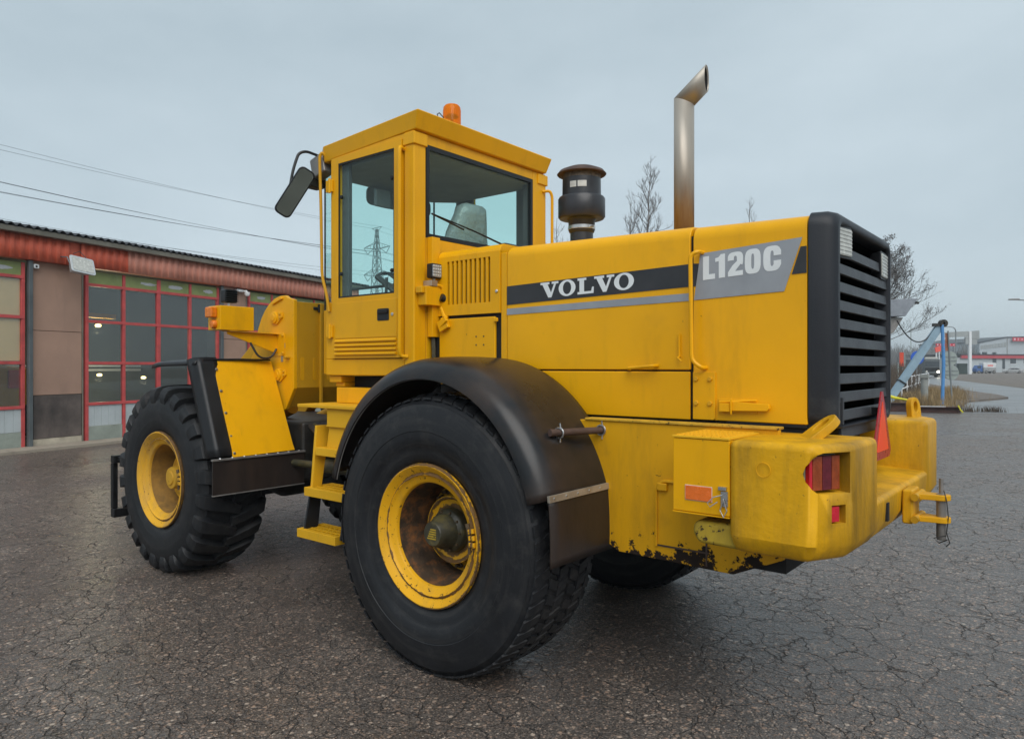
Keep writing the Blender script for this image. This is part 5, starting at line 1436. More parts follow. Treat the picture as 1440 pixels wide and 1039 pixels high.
# ---- front frame and tower
def tower_outline():
    pts = [(2.350, 2.285), (2.350, 1.535), (2.470, 1.355), (3.05, 1.10), (3.35, 1.20), (3.30, 1.45)]
    for j in range(9):
        t = j / 8
        a = rad(8 + 88 * t)
        pts.append((2.52 + 0.43 * cos(a), 1.80 + 0.53 * sin(a)))
    pts.append((2.44, 2.305))
    return pts
for s in (1, -1):
    b = MB(); b.prism(tower_outline(), 'y', min(s * 0.52, s * 0.555), max(s * 0.52, s * 0.555)); part(b, 'tower_plate', 'yellow', bevel=0.006)
b = MB(); b.prism([(2.352, 2.27), (2.352, 1.54), (2.47, 1.37), (2.55, 1.37), (2.42, 1.56), (2.42, 2.27)], 'y', -0.519, 0.519); part(b, 'tower_rear_plate', 'yellow_dark', bevel=0.004)
for yy in (0.47, 0.345, 0.20):
    b = MB(); b.prism(rrect(yy - 0.018, yy + 0.018, 1.60, 1.80, 0.017), 'x', 2.3490, 2.3525); part(b, 'tower_slot', 'yellow_frame', bevel=0.0)
b = MB(); b.box(2.33, 2.352, 0.275, 0.30, 1.40, 2.27); part(b, 'tower_rib', 'yellow_dark', bevel=0.004)
b = MB(); b.box(2.34, 2.352, 0.31, 0.36, 2.21, 2.235); b.box(2.335, 2.352, 0.29, 0.315, 2.19, 2.26); part(b, 'tower_lug', 'grease', bevel=0.002)
for (x, z) in ((2.62, 2.142), (2.565, 1.648)):
    b = MB()
    b.lathe([(0, 0.035), (0.028, 0.035), (0.030, 0.030), (0.036, 0.030), (0.050, 0.026), (0.055, 0.0)], (x, 0.555, z), 'y', 24)
    part(b, 'pivot_pin_cap', 'yellow', bevel=0.002)
    b = MB(); b.prism([(x + 0.03, z - 0.055), (x - 0.03, z - 0.060), (x - 0.115, z + 0.000), (x - 0.105, z + 0.045), (x - 0.02, z + 0.052)], 'y', 0.5555, 0.569); part(b, 'pin_lock_plate', 'yellow', bevel=0.002)
    for dz in (-0.002, 0.028):
        scatter_bolts('bolt', [(x - 0.085, 0.569, z + dz)], 0.012, 0.010, 'y', 'bolt_yellow', loader)
b = MB(); b.prism([(2.50, 2.30), (2.53, 2.315), (2.66, 2.272), (2.655, 2.255)], 'y', 0.5555, 0.572); part(b, 'tower_step', 'yellow', bevel=0.003)
b = MB(); b.box(2.475, 2.53, 0.5555, 0.559, 1.88, 1.92); b.box(2.505, 2.535, 0.5555, 0.559, 1.76, 1.8795); part(b, 'worn_label', 'alu', bevel=0.0005)
b = MB(); b.tube([(2.425, 0.555, 1.795), (2.425, 0.60, 1.795)], 0.012, 8); b.box(2.40, 2.45, 0.5555, 0.575, 1.79, 1.80); part(b, 'grease_nipple', 'yellow_dark')
b = MB(); b.box(2.30, 4.05, -0.50, 0.50, 0.75, 1.25); part(b, 'front_frame', 'grease', bevel=0.03)
# lift arms going down to the carriage
for s in (1, -1):
    b = MB(); b.prism([(2.62, 2.04), (2.75, 2.16), (3.55, 1.62), (4.32, 0.72), (4.42, 0.40), (4.30, 0.35), (4.12, 0.62), (3.40, 1.38)], 'y', min(s * 0.38, s * 0.50), max(s * 0.38, s * 0.50)); part(b, 'lift_arm', 'yellow_dark', bevel=0.015)
    b = MB(); b.tube([(2.75, s * 0.30, 1.35), (3.9, s * 0.32, 0.95)], 0.06, 14); part(b, 'lift_cylinder', 'yellow_dark')
# black coupler carriage
cr = MB()
cr.box(4.53, 4.61, -1.11, 1.11, 0.775, 0.85); cr.box(4.53, 4.61, -1.11, 1.11, 0.245, 0.33)
for yy in (-1.11, 1.06): cr.box(4.555, 4.612, yy, yy + 0.05, 0.33, 0.775)
for yy in (-0.46, 0.40): cr.box(4.40, 4.52, yy, yy + 0.06, 0.20, 0.90)
cg = part(cr, 'coupler_frame', 'black_paint', bevel=0.008)
b = MB(); b.box(4.50, 4.56, 0.86, 0.97, 0.56, 0.64); b.tube([(4.53, 0.92, 0.50), (4.53, 0.92, 0.74)], 0.02, 8); b.box(4.48, 4.53, 0.80, 1.08, 0.80, 0.835); part(b, 'coupler_catch', 'black_paint', cg, 0.004)

# ---- front fenders: steel plate, rubber edge, flap and top rail
for s in (1, -1):
    b = MB()
    vs = []
    for off in (0.0, 0.012):
        for (x, y, z) in ((2.605, 1.140, 1.765), (2.640, 0.585, 1.762), (2.320, 0.585, 1.075), (2.300, 1.140, 1.075), (2.290, 1.140, 1.015), (2.290, 0.585, 1.025)):
            vs.append((x + off, s * y, z))
    b.add(vs, [(0, 1, 2, 3), (3, 2, 5, 4), (6, 9, 8, 7), (9, 10, 11, 8), (0, 6, 7, 1), (1, 7, 8, 2), (2, 8, 11, 5), (5, 11, 10, 4), (4, 10, 9, 3), (3, 9, 6, 0)])
    fp = part(b, 'front_fender_plate', 'yellow', bevel=0.002)
    rows = []
    for j in range(13):
        t = j / 12
        x = 2.600 - 0.310 * t + 0.02
        z = 1.772 - 0.765 * t
        row = []
        for (yy, fwd) in ((1.10, 0.004), (1.15, -0.002), (1.215, -0.002), (1.235, -0.012), (1.255, -0.010), (1.270, 0.010), (1.285, 0.06), (1.288, 0.10)):
            row.append((x + fwd + 0.0, s * yy, z + 0.02 - 0.2 * max(0, fwd)))
        rows.append(row)
    b = MB(); b.grid(rows); part(b, 'fender_rubber', 'black_plastic', fp, solid=0.014, ang=60)
    for t in (0.10, 0.33, 0.56, 0.80, 0.97):
        b = MB(); b.lathe([(0, -0.008), (0.010, -0.007), (0.013, 0)], (2.600 - 0.31 * t - 0.002, s * 1.125, 1.772 - 0.75 * t), 'x', 10); part(b, 'rubber_rivet', 'steel', fp)
    # top of the fender running forward
    rows = []
    for j in range(9):
        t = j / 8
        x = 2.60 + 0.74 * t
        z = 1.775 - 0.012 * t - (0.015 * max(0, t - 0.8) / 0.2)
        rows.append([(x, s * 0.62, z), (x, s * 0.9, z + 0.004), (x, s * 1.18, z), (x, s * 1.25, z - 0.006), (x, s * 1.275, z - 0.018), (x, s * 1.283, z - 0.045)])
    b = MB(); b.grid(rows); part(b, 'fender_top', 'black_plastic', fp, solid=0.014, ang=60)
    b = MB(); b.box(2.282, 2.296, min(s * 0.50, s * 1.31), max(s * 0.50, s * 1.31), 0.740, 1.0); part(b, 'front_mud_flap', 'flap', fp, 0.003)
    b = MB(); b.box(2.270, 2.300, min(s * 0.495, s * 1.315), max(s * 0.495, s * 1.315), 1.0005, 1.014); b.box(2.277, 2.301, min(s * 0.50, s * 1.31), max(s * 0.50, s * 1.31), 0.732, 0.7395); part(b, 'flap_rail', 'alu_dull', fp, 0.001)
    for k in range(8):
        b = MB(); b.lathe([(0, 0.006), (0.008, 0.005), (0.010, 0)], (2.285, s * (0.55 + 0.10 * k), 1.0145), 'z', 8); part(b, 'rail_bolt', 'steel', fp)
# ---- lamp outriggers on the tower
for s in (1, -1):
    b = MB(); b.prism([(s * 0.56, 1.99), (s * 1.02, 2.005), (s * 1.02, 1.985), (s * 0.56, 1.83)], 'x', 2.585, 2.60); b.prism([(s * 0.56, 1.995), (s * 1.02, 2.008), (s * 1.02, 2.012), (s * 0.56, 2.0)], 'x', 2.55, 2.68); arm = part(b, 'lamp_arm', 'yellow', bevel=0.002)
    b = MB(); b.prism(rrect(2.48, 2.66, 1.81, 2.01, 0.03), 'y', min(s * 0.5555, s * 0.563), max(s * 0.5555, s * 0.563)); part(b, 'arm_flange', 'yellow', arm, 0.002)
    for x, z in ((2.50, 1.985), (2.50, 1.835), (2.64, 1.985), (2.64, 1.835)):
        sb_ = MB(); sb_.lathe([(0, s * 0.012), (0.010, s * 0.011), (0.012, 0)], (x, s * 0.563, z), 'y', 6); part(sb_, 'arm_bolt', 'bolt_yellow', arm, flat=True)
    b = MB(); b.box(2.555, 2.745, min(s * 0.80, s * 1.10), max(s * 0.80, s * 1.10), 2.015, 2.212); bxl = part(b, 'lamp_box', 'yellow', bevel=0.005)
    b = MB(); b.box(2.60, 2.70, min(s * 1.1005, s * 1.155), max(s * 1.1005, s * 1.155), 2.115, 2.20); part(b, 'turn_lamp', 'lens_amber', bxl, 0.010)
    b = MB(); b.lathe([(0, s * 0.035), (0.03, s * 0.033), (0.036, s * 0.02), (0.036, 0)], (2.635, s * 1.1005, 2.062), 'y', 16); part(b, 'side_marker', 'lens_amber', bxl)
    b = MB(); b.tube(fillet([(2.57, s * 0.58, 1.87), (2.55, s * 0.64, 1.79), (2.55, s * 0.76, 1.79), (2.58, s * 0.82, 1.92)], 0.09, 7), 0.009, 6); part(b, 'lamp_cable', 'hose', arm)
    wk = empty('work_lamp', (2.66, s * 0.965, 2.214), 0, loader)
    b = MB(); b.prism(rrect(-0.055, 0.055, 0.03, 0.14, 0.012), 'x', -0.035, 0.035); b.build('lamp_body', 'black_plastic', wk, 0.004)
    for j in range(6):
        b = MB(); b.box(-0.058, -0.0355, -0.052, 0.052, 0.040 + j * 0.017, 0.046 + j * 0.017); b.build('cooling_fin', 'black_plastic', wk)
    b = MB(); b.tube([(0, 0, 0), (0, 0, 0.035)], 0.012, 8); b.box(-0.02, 0.02, -0.04, 0.04, 0.0, 0.006); b.build('lamp_foot', 'steel', wk)

# ---- air intake and exhaust
ix, iy = -0.185, 0.0
b = MB(); b.lathe([(0.078, 2.48), (0.078, 2.625), (0.084, 2.63), (0.090, 2.645), (0.090, 2.705), (0.100, 2.72), (0.150, 2.722), (0.160, 2.735), (0.160, 2.855), (0.152, 2.868), (0.132, 2.872), (0.130, 2.99), (0.0, 2.99)], (ix, iy, 0), 'z', 48); intake = part(b, 'air_intake', 'prefilter', ang=40)
b = MB(); b.lathe([(0.091, 2.648), (0.0925, 2.65), (0.0925, 2.672), (0.091, 2.674)], (ix, iy, 0), 'z', 48); b.tube([(ix - 0.09, iy + 0.02, 2.66), (ix - 0.115, iy + 0.02, 2.66)], 0.008, 6); part(b, 'hose_clamp', 'steel', intake)
b = MB(); b.lathe([(0.129, 2.990), (0.128, 3.035)], (ix, iy, 0), 'z', 48); part(b, 'intake_mesh', 'mesh_metal', intake)
b = MB(); b.lathe([(0.125, 3.025), (0.163, 3.02), (0.168, 3.026), (0.150, 3.048), (0.09, 3.072), (0.0, 3.082)], (ix, iy, 0), 'z', 48); part(b, 'rain_cap', 'rust_pipe', intake, ang=40)
for a0_, a1_ in ((rad(88), rad(108)), (rad(112), rad(138))):
    b = MB(); b.lathe([(0.1312, 2.915), (0.1325, 2.916), (0.1325, 2.955), (0.1312, 2.956)], (ix, iy, 0), 'z', 8, False, a0_, a1_); part(b, 'intake_label', 'label_white', intake)
ex, ey = -0.939, 0.0
b = MB()
R0 = 0.0595
bend = 3.345
up = [(ex, ey, 2.45), (ex, ey, bend)]
# straight pipe with a mitred bend leaning to the rear
dirv = Vector((-sin(rad(47)), -0.18, cos(rad(47)))).normalized()
nrm_m = (Vector((0, 0, 1)) + dirv).normalized()
N = 40
vs = []
for k in range(N):
    a = 2 * pi * k / N
    vs.append((ex + R0 * cos(a), ey + R0 * sin(a), 2.45))
def cut_along(p, d, org, nrm): return p + d * ((org - p).dot(nrm) / d.dot(nrm))
mit = []
for k in range(N):
    p = Vector(vs[k]); q = cut_along(p, Vector((0, 0, 1)), Vector((ex, ey, bend)), nrm_m); mit.append(q)
tipo = Vector((ex, ey, bend)) + dirv * 0.185
tips = [cut_along(q, dirv, tipo, Vector((-1, -0.20, 0.0)).normalized()) for q in mit]
allv = [Vector(v_) for v_ in vs] + mit
b.add(allv, [(k, (k + 1) % N, N + (k + 1) % N, N + k) for k in range(N)])
exo = part(b, 'exhaust_pipe', 'exhaust', solid=0.004, ang=50)
b = MB(); b.add(mit + tips, [(k, (k + 1) % N, N + (k + 1) % N, N + k) for k in range(N)]); part(b, 'exhaust_tip', 'exhaust', exo, solid=0.004, ang=50)
b = MB()
cm = sum(tips, Vector()) / N
inn_ = [cm + (q - cm) * 0.95 - dirv * 0.01 for q in tips]
inm = [Vector((ex, ey, bend)) + (q - Vector((ex, ey, bend))) * 0.93 + dirv * 0.01 for q in mit]
b.add(inm + inn_, [(k, (k + 1) % N, N + (k + 1) % N, N + k) for k in range(N)] + [tuple(range(N))]); part(b, 'exhaust_soot', 'soot', exo)
b = MB(); b.lathe([(0.075, 2.472), (0.075, 2.50), (0.062, 2.505)], (ex, ey, 0), 'z', 32); part(b, 'exhaust_collar', 'rust_pipe', exo)

# ------------------------------------------------------------------ power line: lattice pylon and cables
PYD = (WP(0, 85) - WP(530, 150)).normalized()
PYX = Vector((-PYD.y, PYD.x, 0))                       # across the line
py_org = WP(530, 150)
pyl = empty('power_pylon', py_org, math.atan2(PYX.y, PYX.x), None, 'grey lattice power pylon seen through the cab door glass', 'pylon')
def bar(mb, a, b, r): mb.tube([a, b], r, 4)
def half(z):
    return 1.55 - 0.95 * min(z, 24) / 24 if z < 24 else 0.60 - 0.42 * (z - 24) / 6.2
legs = [(1, 1), (1, -1), (-1, 1), (-1, -1)]
zs = [0, 3.5, 6.8, 9.8, 12.6, 15.2, 17.6, 19.8, 21.8, 23.6, 25.2, 26.7, 28.1, 29.3, 30.3]
for sx, sy in legs:
    b = MB()
    for z0, z1 in zip(zs, zs[1:]): bar(b, (sx * half(z0), sy * half(z0), z0), (sx * half(z1), sy * half(z1), z1), 0.075)
    b.build('leg', 'galv', pyl)
b = MB()
for z0, z1 in zip(zs, zs[1:]):
    h0, h1 = half(z0), half(z1)
    for (ax, ay), (bx_, by_) in (((1, 1), (1, -1)), ((1, -1), (-1, -1)), ((-1, -1), (-1, 1)), ((-1, 1), (1, 1))):
        bar(b, (ax * h0, ay * h0, z0), (bx_ * h1, by_ * h1, z1), 0.045); bar(b, (bx_ * h0, by_ * h0, z0), (ax * h1, ay * h1, z1), 0.045)
        bar(b, (ax * h1, ay * h1, z1), (bx_ * h1, by_ * h1, z1), 0.04)
b.build('lattice', 'galv', pyl, kind='stuff')
def crossarm(z, w, rise):
    b = MB()
    for s in (1, -1):
        for sy in (1, -1):
            bar(b, (s * half(z), sy * half(z), z), (s * w, 0, z + rise), 0.06); bar(b, (s * half(z + 1.3), sy * half(z + 1.3), z + 1.3), (s * w, 0, z + rise), 0.05)
        for k in range(1, 4):
            t = k / 4
            bar(b, (s * (half(z) * (1 - t) + w * t), half(z) * (1 - t), z + rise * t), (s * (half(z + 1.3) * (1 - t) + w * t), half(z + 1.3) * (1 - t), z + 1.3 * (1 - t) + rise * t), 0.04)
    b.build('crossarm', 'galv', pyl)
    for s in (1, -1):
        b = MB(); bar(b, (s * w, 0, z + rise), (s * (w - 0.9), 0, z - 1.0), 0.06); bar(b, (s * (half(z) + 0.4), 0, z + 0.1), (s * (w - 0.9), 0, z - 1.0), 0.06); b.build('insulator', 'galv', pyl)
crossarm(26.2, 3.3, 0.35)
crossarm(20.6, 3.3, 0.35)
b = MB(); bar(b, (-1.2, 0, 30.5), (1.2, 0, 30.7), 0.07); bar(b, (-1.2, 0, 30.5), (0, 0, 29.6), 0.05); bar(b, (1.2, 0, 30.7), (0, 0, 29.6), 0.05); b.build('earth_wire_arm', 'galv', pyl)

def cable(off, zp, v0_, label, r=0.032, name='power_line'):
    a = py_org + PYX * off
    p1 = WP(0, 85) + PYX * off
    z1 = 1.7175 + (515.7 - v0_) / 1014.66 * (p1 - CAM).dot(VD)
    run = (p1 - a).length
    pts = []
    for i in range(-14, 41):
        t = i / 20
        z = zp + (z1 - zp) * t + 2.4 * (t * t - t) if t >= 0 else zp + 3.0 * t * 0 + 4.0 * (t * t + t * 1.2) * 0.6
        p = a + (p1 - a) * t
        pts.append((p.x, p.y, z))
    b = MB(); b.tube(pts, r, 5)
    return b.build(name, 'wire', None, label=label, cat='cable', group='cables of the power line')
for off, zp, v in ((-1.1, 30.5, 201.5), (1.1, 30.7, 212.5)):
    cable(off, zp, v, 'thin earth wire strung from the very top of the lattice pylon', 0.020)
for off, zp, v in ((-2.4, 25.2, 251.5), (2.4, 25.2, 272.5)):
    cable(off - 0.25, zp, v, 'dark conductor of a close pair hung on the upper pylon arm', 0.025)
    cable(off + 0.25, zp, v + 1.6, 'dark conductor of a close pair hung on the upper pylon arm', 0.025)
for off, zp, v in ((-3.3, 20.95, 303), (3.3, 20.95, 316)):
    cable(off, zp, v, 'low thin cable from the lower pylon arm, just above the workshop roof', 0.020)

# ------------------------------------------------------------------ bare trees
def bare_tree(name, pos, height, spread, seed, label, mat, up=0.75, n_main=26, twig=1.0, group=None, r0=None, droop=0.0, dots=0):
    rng = random.Random(seed)
    t = empty(name, pos, rng.uniform(0, 6), None, label, 'tree', group)
    r0 = r0 or height * 0.011
    path = []
    x = y = 0.0
    for i in range(15):
        k = i / 14
        path.append(Vector((x, y, height * k)))
        x += rng.uniform(-1, 1) * height * 0.006; y += rng.uniform(-1, 1) * height * 0.006
    b = MB(); b.tube(path, r0, 7, r0 * 0.08); b.build('trunk', mat, t)
    cr = MB()
    spots = []
    def branch(p, d, ln, r, lvl):
        q = p
        seg = 4 if lvl < 2 else 3
        pts = [p]
        dd = d.copy()
        for i in range(seg):
            dd = (dd + Vector((rng.uniform(-.22, .22), rng.uniform(-.22, .22), (0.10 - droop) * (1 if lvl else 1)))).normalized()
            q = q + dd * (ln / seg)
            pts.append(q)
        cr.tube(pts, r, 3, r * 0.35, cap=False)
        spots.extend(pts[1:])
        if lvl >= 3: return
        nsub = {0: int(7 * twig), 1: int(5 * twig), 2: int(3 * twig)}[lvl]
        for i in range(nsub):
            f = rng.uniform(0.25, 1.0)
            j = min(int(f * seg), seg - 1)
            base = pts[j].lerp(pts[j + 1], f * seg - j)
            ax = Vector((rng.uniform(-1, 1), rng.uniform(-1, 1), rng.uniform(-.3, 1)))
            nd = (dd * 0.75 + ax.normalized() * 0.75).normalized()
            branch(base, nd, ln * rng.uniform(0.28, 0.5), r * 0.5, lvl + 1)
    for i in range(n_main):
        f = rng.uniform(0.22, 0.98)
        p = path[int(f * 14)].lerp(path[min(14, int(f * 14) + 1)], f * 14 % 1)
        a = rng.uniform(0, 2 * pi)
        ln = spread * (1.15 - f) * rng.uniform(0.7, 1.1) + height * 0.03
        d = Vector((cos(a), sin(a), up + rng.uniform(-.15, .25))).normalized()
        branch(p, d, ln, r0 * 0.32 * (1.1 - 0.8 * f), 0)
    cr.build('crown', mat, t, flat=True)
    if dots:
        lf = MB()
        for i in range(dots):
            p = rng.choice(spots) + Vector((rng.uniform(-.1, .1), rng.uniform(-.1, .1), rng.uniform(-.1, .1)))
            s = rng.uniform(0.02, 0.045)
            a = Vector((rng.uniform(-1, 1), rng.uniform(-1, 1), rng.uniform(-1, 1))).normalized() * s
            c_ = a.orthogonal().normalized() * s
            lf.add([p - a, p + c_, p + a, p - c_], [(0, 1, 2, 3)])
        lf.build('cones', mat, t, flat=True)
    return t
BG = 'bare birches behind the loader'
bare_tree('birch_tree', WP(909, 60), 18.2, 4.2, 3, 'tall bare birch with a pointed crown between air intake and exhaust', 'bark_birch', 1.5, 46, 1.0)
bare_tree('birch_tree', WP(884, 63), 15.6, 3.4, 4, 'shorter bare birch close beside the tall pointed birch', 'bark_birch', 1.5, 34, 1.0)
bare_tree('birch_tree', WP(783, 66), 15.3, 3.0, 5, 'thin bare birch tip between the cab and the air intake', 'bark_birch', 1.6, 30, 0.9)
bare_tree('birch_tree', WP(1052, 64), 16.3, 3.4, 6, 'bare birch tip just above the grey model badge of the hood', 'bark_birch', 1.5, 30, 0.9)
bare_tree('birch_tree', WP(1184, 58), 14.1, 3.0, 7, 'bare birch tip just above the dark radiator cover', 'bark_birch', 1.5, 30, 0.9)
bare_tree('alder_tree', WP(1236, 46), 9.9, 3.9, 11, 'wide bare tree full of dark cones beside the radiator grille', 'bark', 0.55, 64, 1.45, r0=0.13, droop=0.06, dots=5200)

# ------------------------------------------------------------------ blue frame, beam, posts and signs by the road
fr_o = WP(1327, 30.0)
a0_ = math.atan2(VR.y, VR.x)
bf = empty('blue_steel_frame', fr_o, a0_, None, 'blue steel frame of an upright post and a pale slanted beam', 'frame')
K = 30.0 / 1014.66
b = MB(); b.tube([(-0.06, 0, 0.0), (0.0, 0, 1.9), (-0.06, 0, 3.46)], 0.065, 10); b.build('post', 'post_blue', bf)
p0, p1 = Vector(((1252 - 1327) * K, 0.25, 0.20)), Vector(((1323 - 1327) * K, 0.12, 3.38))
dv = (p1 - p0).normalized(); sd = Vector((0, 1, 0)); nv = dv.cross(sd)
b = MB()
vs = []
for p in (p0, p1):
    for e, g_ in ((-1, -1), (1, -1), (1, 1), (-1, 1)): vs.append(p + nv * 0.145 * e + sd * 0.09 * g_)
b.add(vs, [(0, 1, 2, 3), (7, 6, 5, 4), (0, 4, 5, 1), (1, 5, 6, 2), (2, 6, 7, 3), (3, 7, 4, 0)]); b.build('slanted_beam', 'brace_blue', bf, 0.01)
b = MB(); b.lathe([(0.05, -0.1), (0.16, -0.1), (0.16, 0.1), (0.05, 0.1)], (0.0, 0.05, 3.52), 'y', 18, True); b.obox((-0.25, 0.05, 3.46), (0.35, 0.14, 0.12)); b.build('pulley_head', 'grease', bf)
b = MB(); b.box(-0.14, 0.14, -0.14, 0.14, 0.0, 0.05); b.build('foot_plate', 'alu_dull', bf)
b = MB()
cps = []
for i in range(21):
    t = i / 20
    cps.append((p1.x - 0.15 - 1.62 * t, 0.1, 3.40 - 0.15 * t - 4.6 * t * (1 - t) * (1 - 0.15 * t) * 0.72 + 0.40 * t))
b.tube(cps, 0.028, 6); b.build('hanging_cable', 'hose', bf)
b = MB(); bd = (p0 + dv * 1.05); b.tube([bd + nv * 0.17 + sd * 0.12, bd - nv * 0.17 + sd * 0.12, bd - nv * 0.17 - sd * 0.12, bd + nv * 0.17 - sd * 0.12, bd + nv * 0.17 + sd * 0.12], 0.03, 5); b.build('strap', 'hose', bf)
# rusty beams lying at the edge of the yard
for (u0, d0, u1, d1, h, lab) in ((1236, 28.0, 1283, 27.6, 0.34, 'thick rusty steel beam lying under the slanted blue beam'), (1283, 27.3, 1350, 26.9, 0.22, 'long low rusty beam lying in front of the blue post')):
    a, c_ = WP(u0, d0), WP(u1, d1)
    L = (c_ - a).length
    rb = empty('rusty_beam', a, math.atan2((c_ - a).y, (c_ - a).x), None, lab, 'beam')
    b = MB(); b.box(0, L, -0.12, 0.12, 0.0, 0.03); b.box(0, L, -0.12, 0.12, h - 0.03, h); b.build('flange', 'rust_beam', rb, kind=None)
    b = MB(); b.box(0, L, -0.015, 0.015, 0.03, h - 0.03); b.build('web', 'rust_beam', rb)
    if u0 > 1260:
        b = MB(); b.box(0.15, L - 0.5, -0.10, 0.10, h + 0.002, h + 0.012); b.build('ice_strip', 'white_paint', rb)
        b = MB(); b.tube([(L - 0.10, -0.125, h + 0.06), (L - 0.02, -0.13, h * 0.5), (L + 0.06, -0.13, 0.02)], 0.025, 6); b.build('strap', 'tape', rb)
# sagging yellow tape
tpa = WP(1236, 28.6, 0.78); tpb = WP(1284, 28.6, 0.42)
b = MB()
rows = []
for i in range(17):
    t = i / 16
    p = tpa.lerp(tpb, t); z = p.z - 0.25 * t * (1 - t)
    rows.append([(p.x, p.y, z), (p.x + 0.02, p.y, z - 0.10 - 0.03 * sin(6 * t))])
b.grid(rows)
tp = empty('barrier_tape', (tpa.x, tpa.y, 0.0), 0, None, 'yellow barrier tape sagging above the rusty beam', 'tape')
b.v = [(p[0] - tpa.x, p[1] - tpa.y, p[2]) for p in b.v]
b.build('ribbon', 'tape', tp, solid=0.004)
for q in (tpa, tpb):
    b = MB(); b.tube([(q.x - tpa.x, q.y - tpa.y, 0.05), (q.x - tpa.x, q.y - tpa.y, q.z + 0.03)], 0.02, 6); b.build('stake', 'rust_beam', tp)
# grey sheet steel hopper hanging on a mast by the tree
hp_ = empty('steel_hopper', WP(1236, 33), a0_, None, 'tilted grey sheet steel hopper raised on a mast by the bare tree', 'hopper')
Kh = 33.0 / 1014.66
def hz(v): return 1.7175 + (515.7 - v) * Kh
def hx(u): return (u - 1236) * Kh
b = MB(); b.prism([(hx(1228), hz(424)), (hx(1279), hz(421.5)), (hx(1271), hz(433)), (hx(1262), hz(446)), (hx(1228), hz(447))], 'y', -0.7, 0.9); b.build('bin', 'sheet_grey', hp_, 0.02)
b = MB(); b.prism([(hx(1228), hz(447.5)), (hx(1263), hz(447.5)), (hx(1250), hz(468)), (hx(1240), hz(474)), (hx(1228), hz(474))], 'y', -0.45, 0.6); b.build('chute', 'alu_dull', hp_, 0.02)
b = MB(); b.obox((hx(1285), 0.0, hz(424.6)), (0.46, 0.12, 0.10), Matrix.Rotation(rad(14), 3, 'Y')); b.build('spout', 'grease', hp_, 0.01)
b = MB(); b.tube([(hx(1234), 0.1, 0.0), (hx(1234), 0.1, hz(448))], 0.14, 10); b.build('mast', 'sheet_grey', hp_)
# concrete bollard
cb = empty('concrete_bollard', WP(1300, 31.5, 0.085), 0, None, 'thick round concrete bollard with a wider cap in dry grass', 'bollard')
b = MB(); b.lathe([(0.0, 0.0), (0.15, 0.0), (0.145, 1.13), (0.0, 1.13)], (0, 0, 0), 'z', 18); b.build('shaft', 'concrete_post', cb)
b = MB(); b.box(-0.17, 0.17, -0.17, 0.17, 1.13, 1.30); b.build('cap', 'concrete_post', cb, 0.02)
# white railing along the road
rl = empty('white_railing', WP(1268, 33, 0.085), 0, None, 'white tubular railing running along the road behind the slanted beam', 'railing')
ra, rb_ = Vector((0, 0, 0)), WP(1306, 58, 0.085) - WP(1268, 33, 0.085)
for i in range(9):
    p = ra.lerp(rb_, i / 8)
    b = MB(); b.tube([(p.x, p.y, 0), (p.x, p.y, 1.12)], 0.035, 6); b.build('post', 'white_paint', rl)
for z in (1.12, 0.62):
    b = MB(); b.tube([(ra.x, ra.y, z), (rb_.x, rb_.y, z)], 0.032, 6); b.build('rail', 'white_paint', rl)
# sign pole with two round sign backs
sp = empty('sign_pole', WP(1337, 32.5, 0.085), a0_, None, 'grey pole with two round sign backs and a narrow rusty board', 'sign')
Ks = 32.5 / 1014.66
b = MB(); b.tube([(0.06, 0, 0), (-0.12, 0, 3.25)], 0.035, 8); b.build('pole', 'sign_pole', sp)
for v_, xo in ((504.5, -0.02), (524.0, 0.05)):
    z = 1.7175 - 0.085 + (515.7 - v_) * Ks
    b = MB(); b.lathe([(0, 0.02), (0.325, 0.02), (0.335, 0.028), (0.335, 0.04), (0.0, 0.04)], (xo, 0, z), 'y', 32); b.build('sign_plate', 'sign_back', sp)
    b = MB(); b.box(xo - 0.28, xo + 0.28, -0.005, 0.018, z - 0.10, z - 0.07); b.box(xo - 0.28, xo + 0.28, -0.005, 0.018, z + 0.07, z + 0.10); b.build('sign_bracket', 'sign_pole', sp)
b = MB(); b.box(-0.22, -0.08, 0.04, 0.055, 2.35, 3.15); b.build('narrow_board', 'sign_rust', sp, 0.004)
# blue round sign with white arrow
bs = empty('round_road_sign', WP(1290, 44, 0.085), a0_, None, 'blue round road sign with a white arrow behind the slanted beam', 'sign')
b = MB(); b.tube([(0, 0.05, 0), (0, 0.05, 2.5)], 0.03, 8); b.build('pole', 'sign_pole', bs)
b = MB(); b.lathe([(0, -0.02), (0.40, -0.02), (0.41, -0.01), (0.41, 0.015), (0.0, 0.015)], (0, 0, 2.18), 'y', 32); b.build('plate', 'sign_blue', bs)
b = MB(); b.prism([(-0.04, 1.95), (0.04, 1.95), (0.04, 2.15), (0.13, 2.15), (0.0, 2.36), (-0.13, 2.15), (-0.04, 2.15)], 'y', -0.026, -0.021); b.build('arrow', 'white_paint', bs, flat=True)
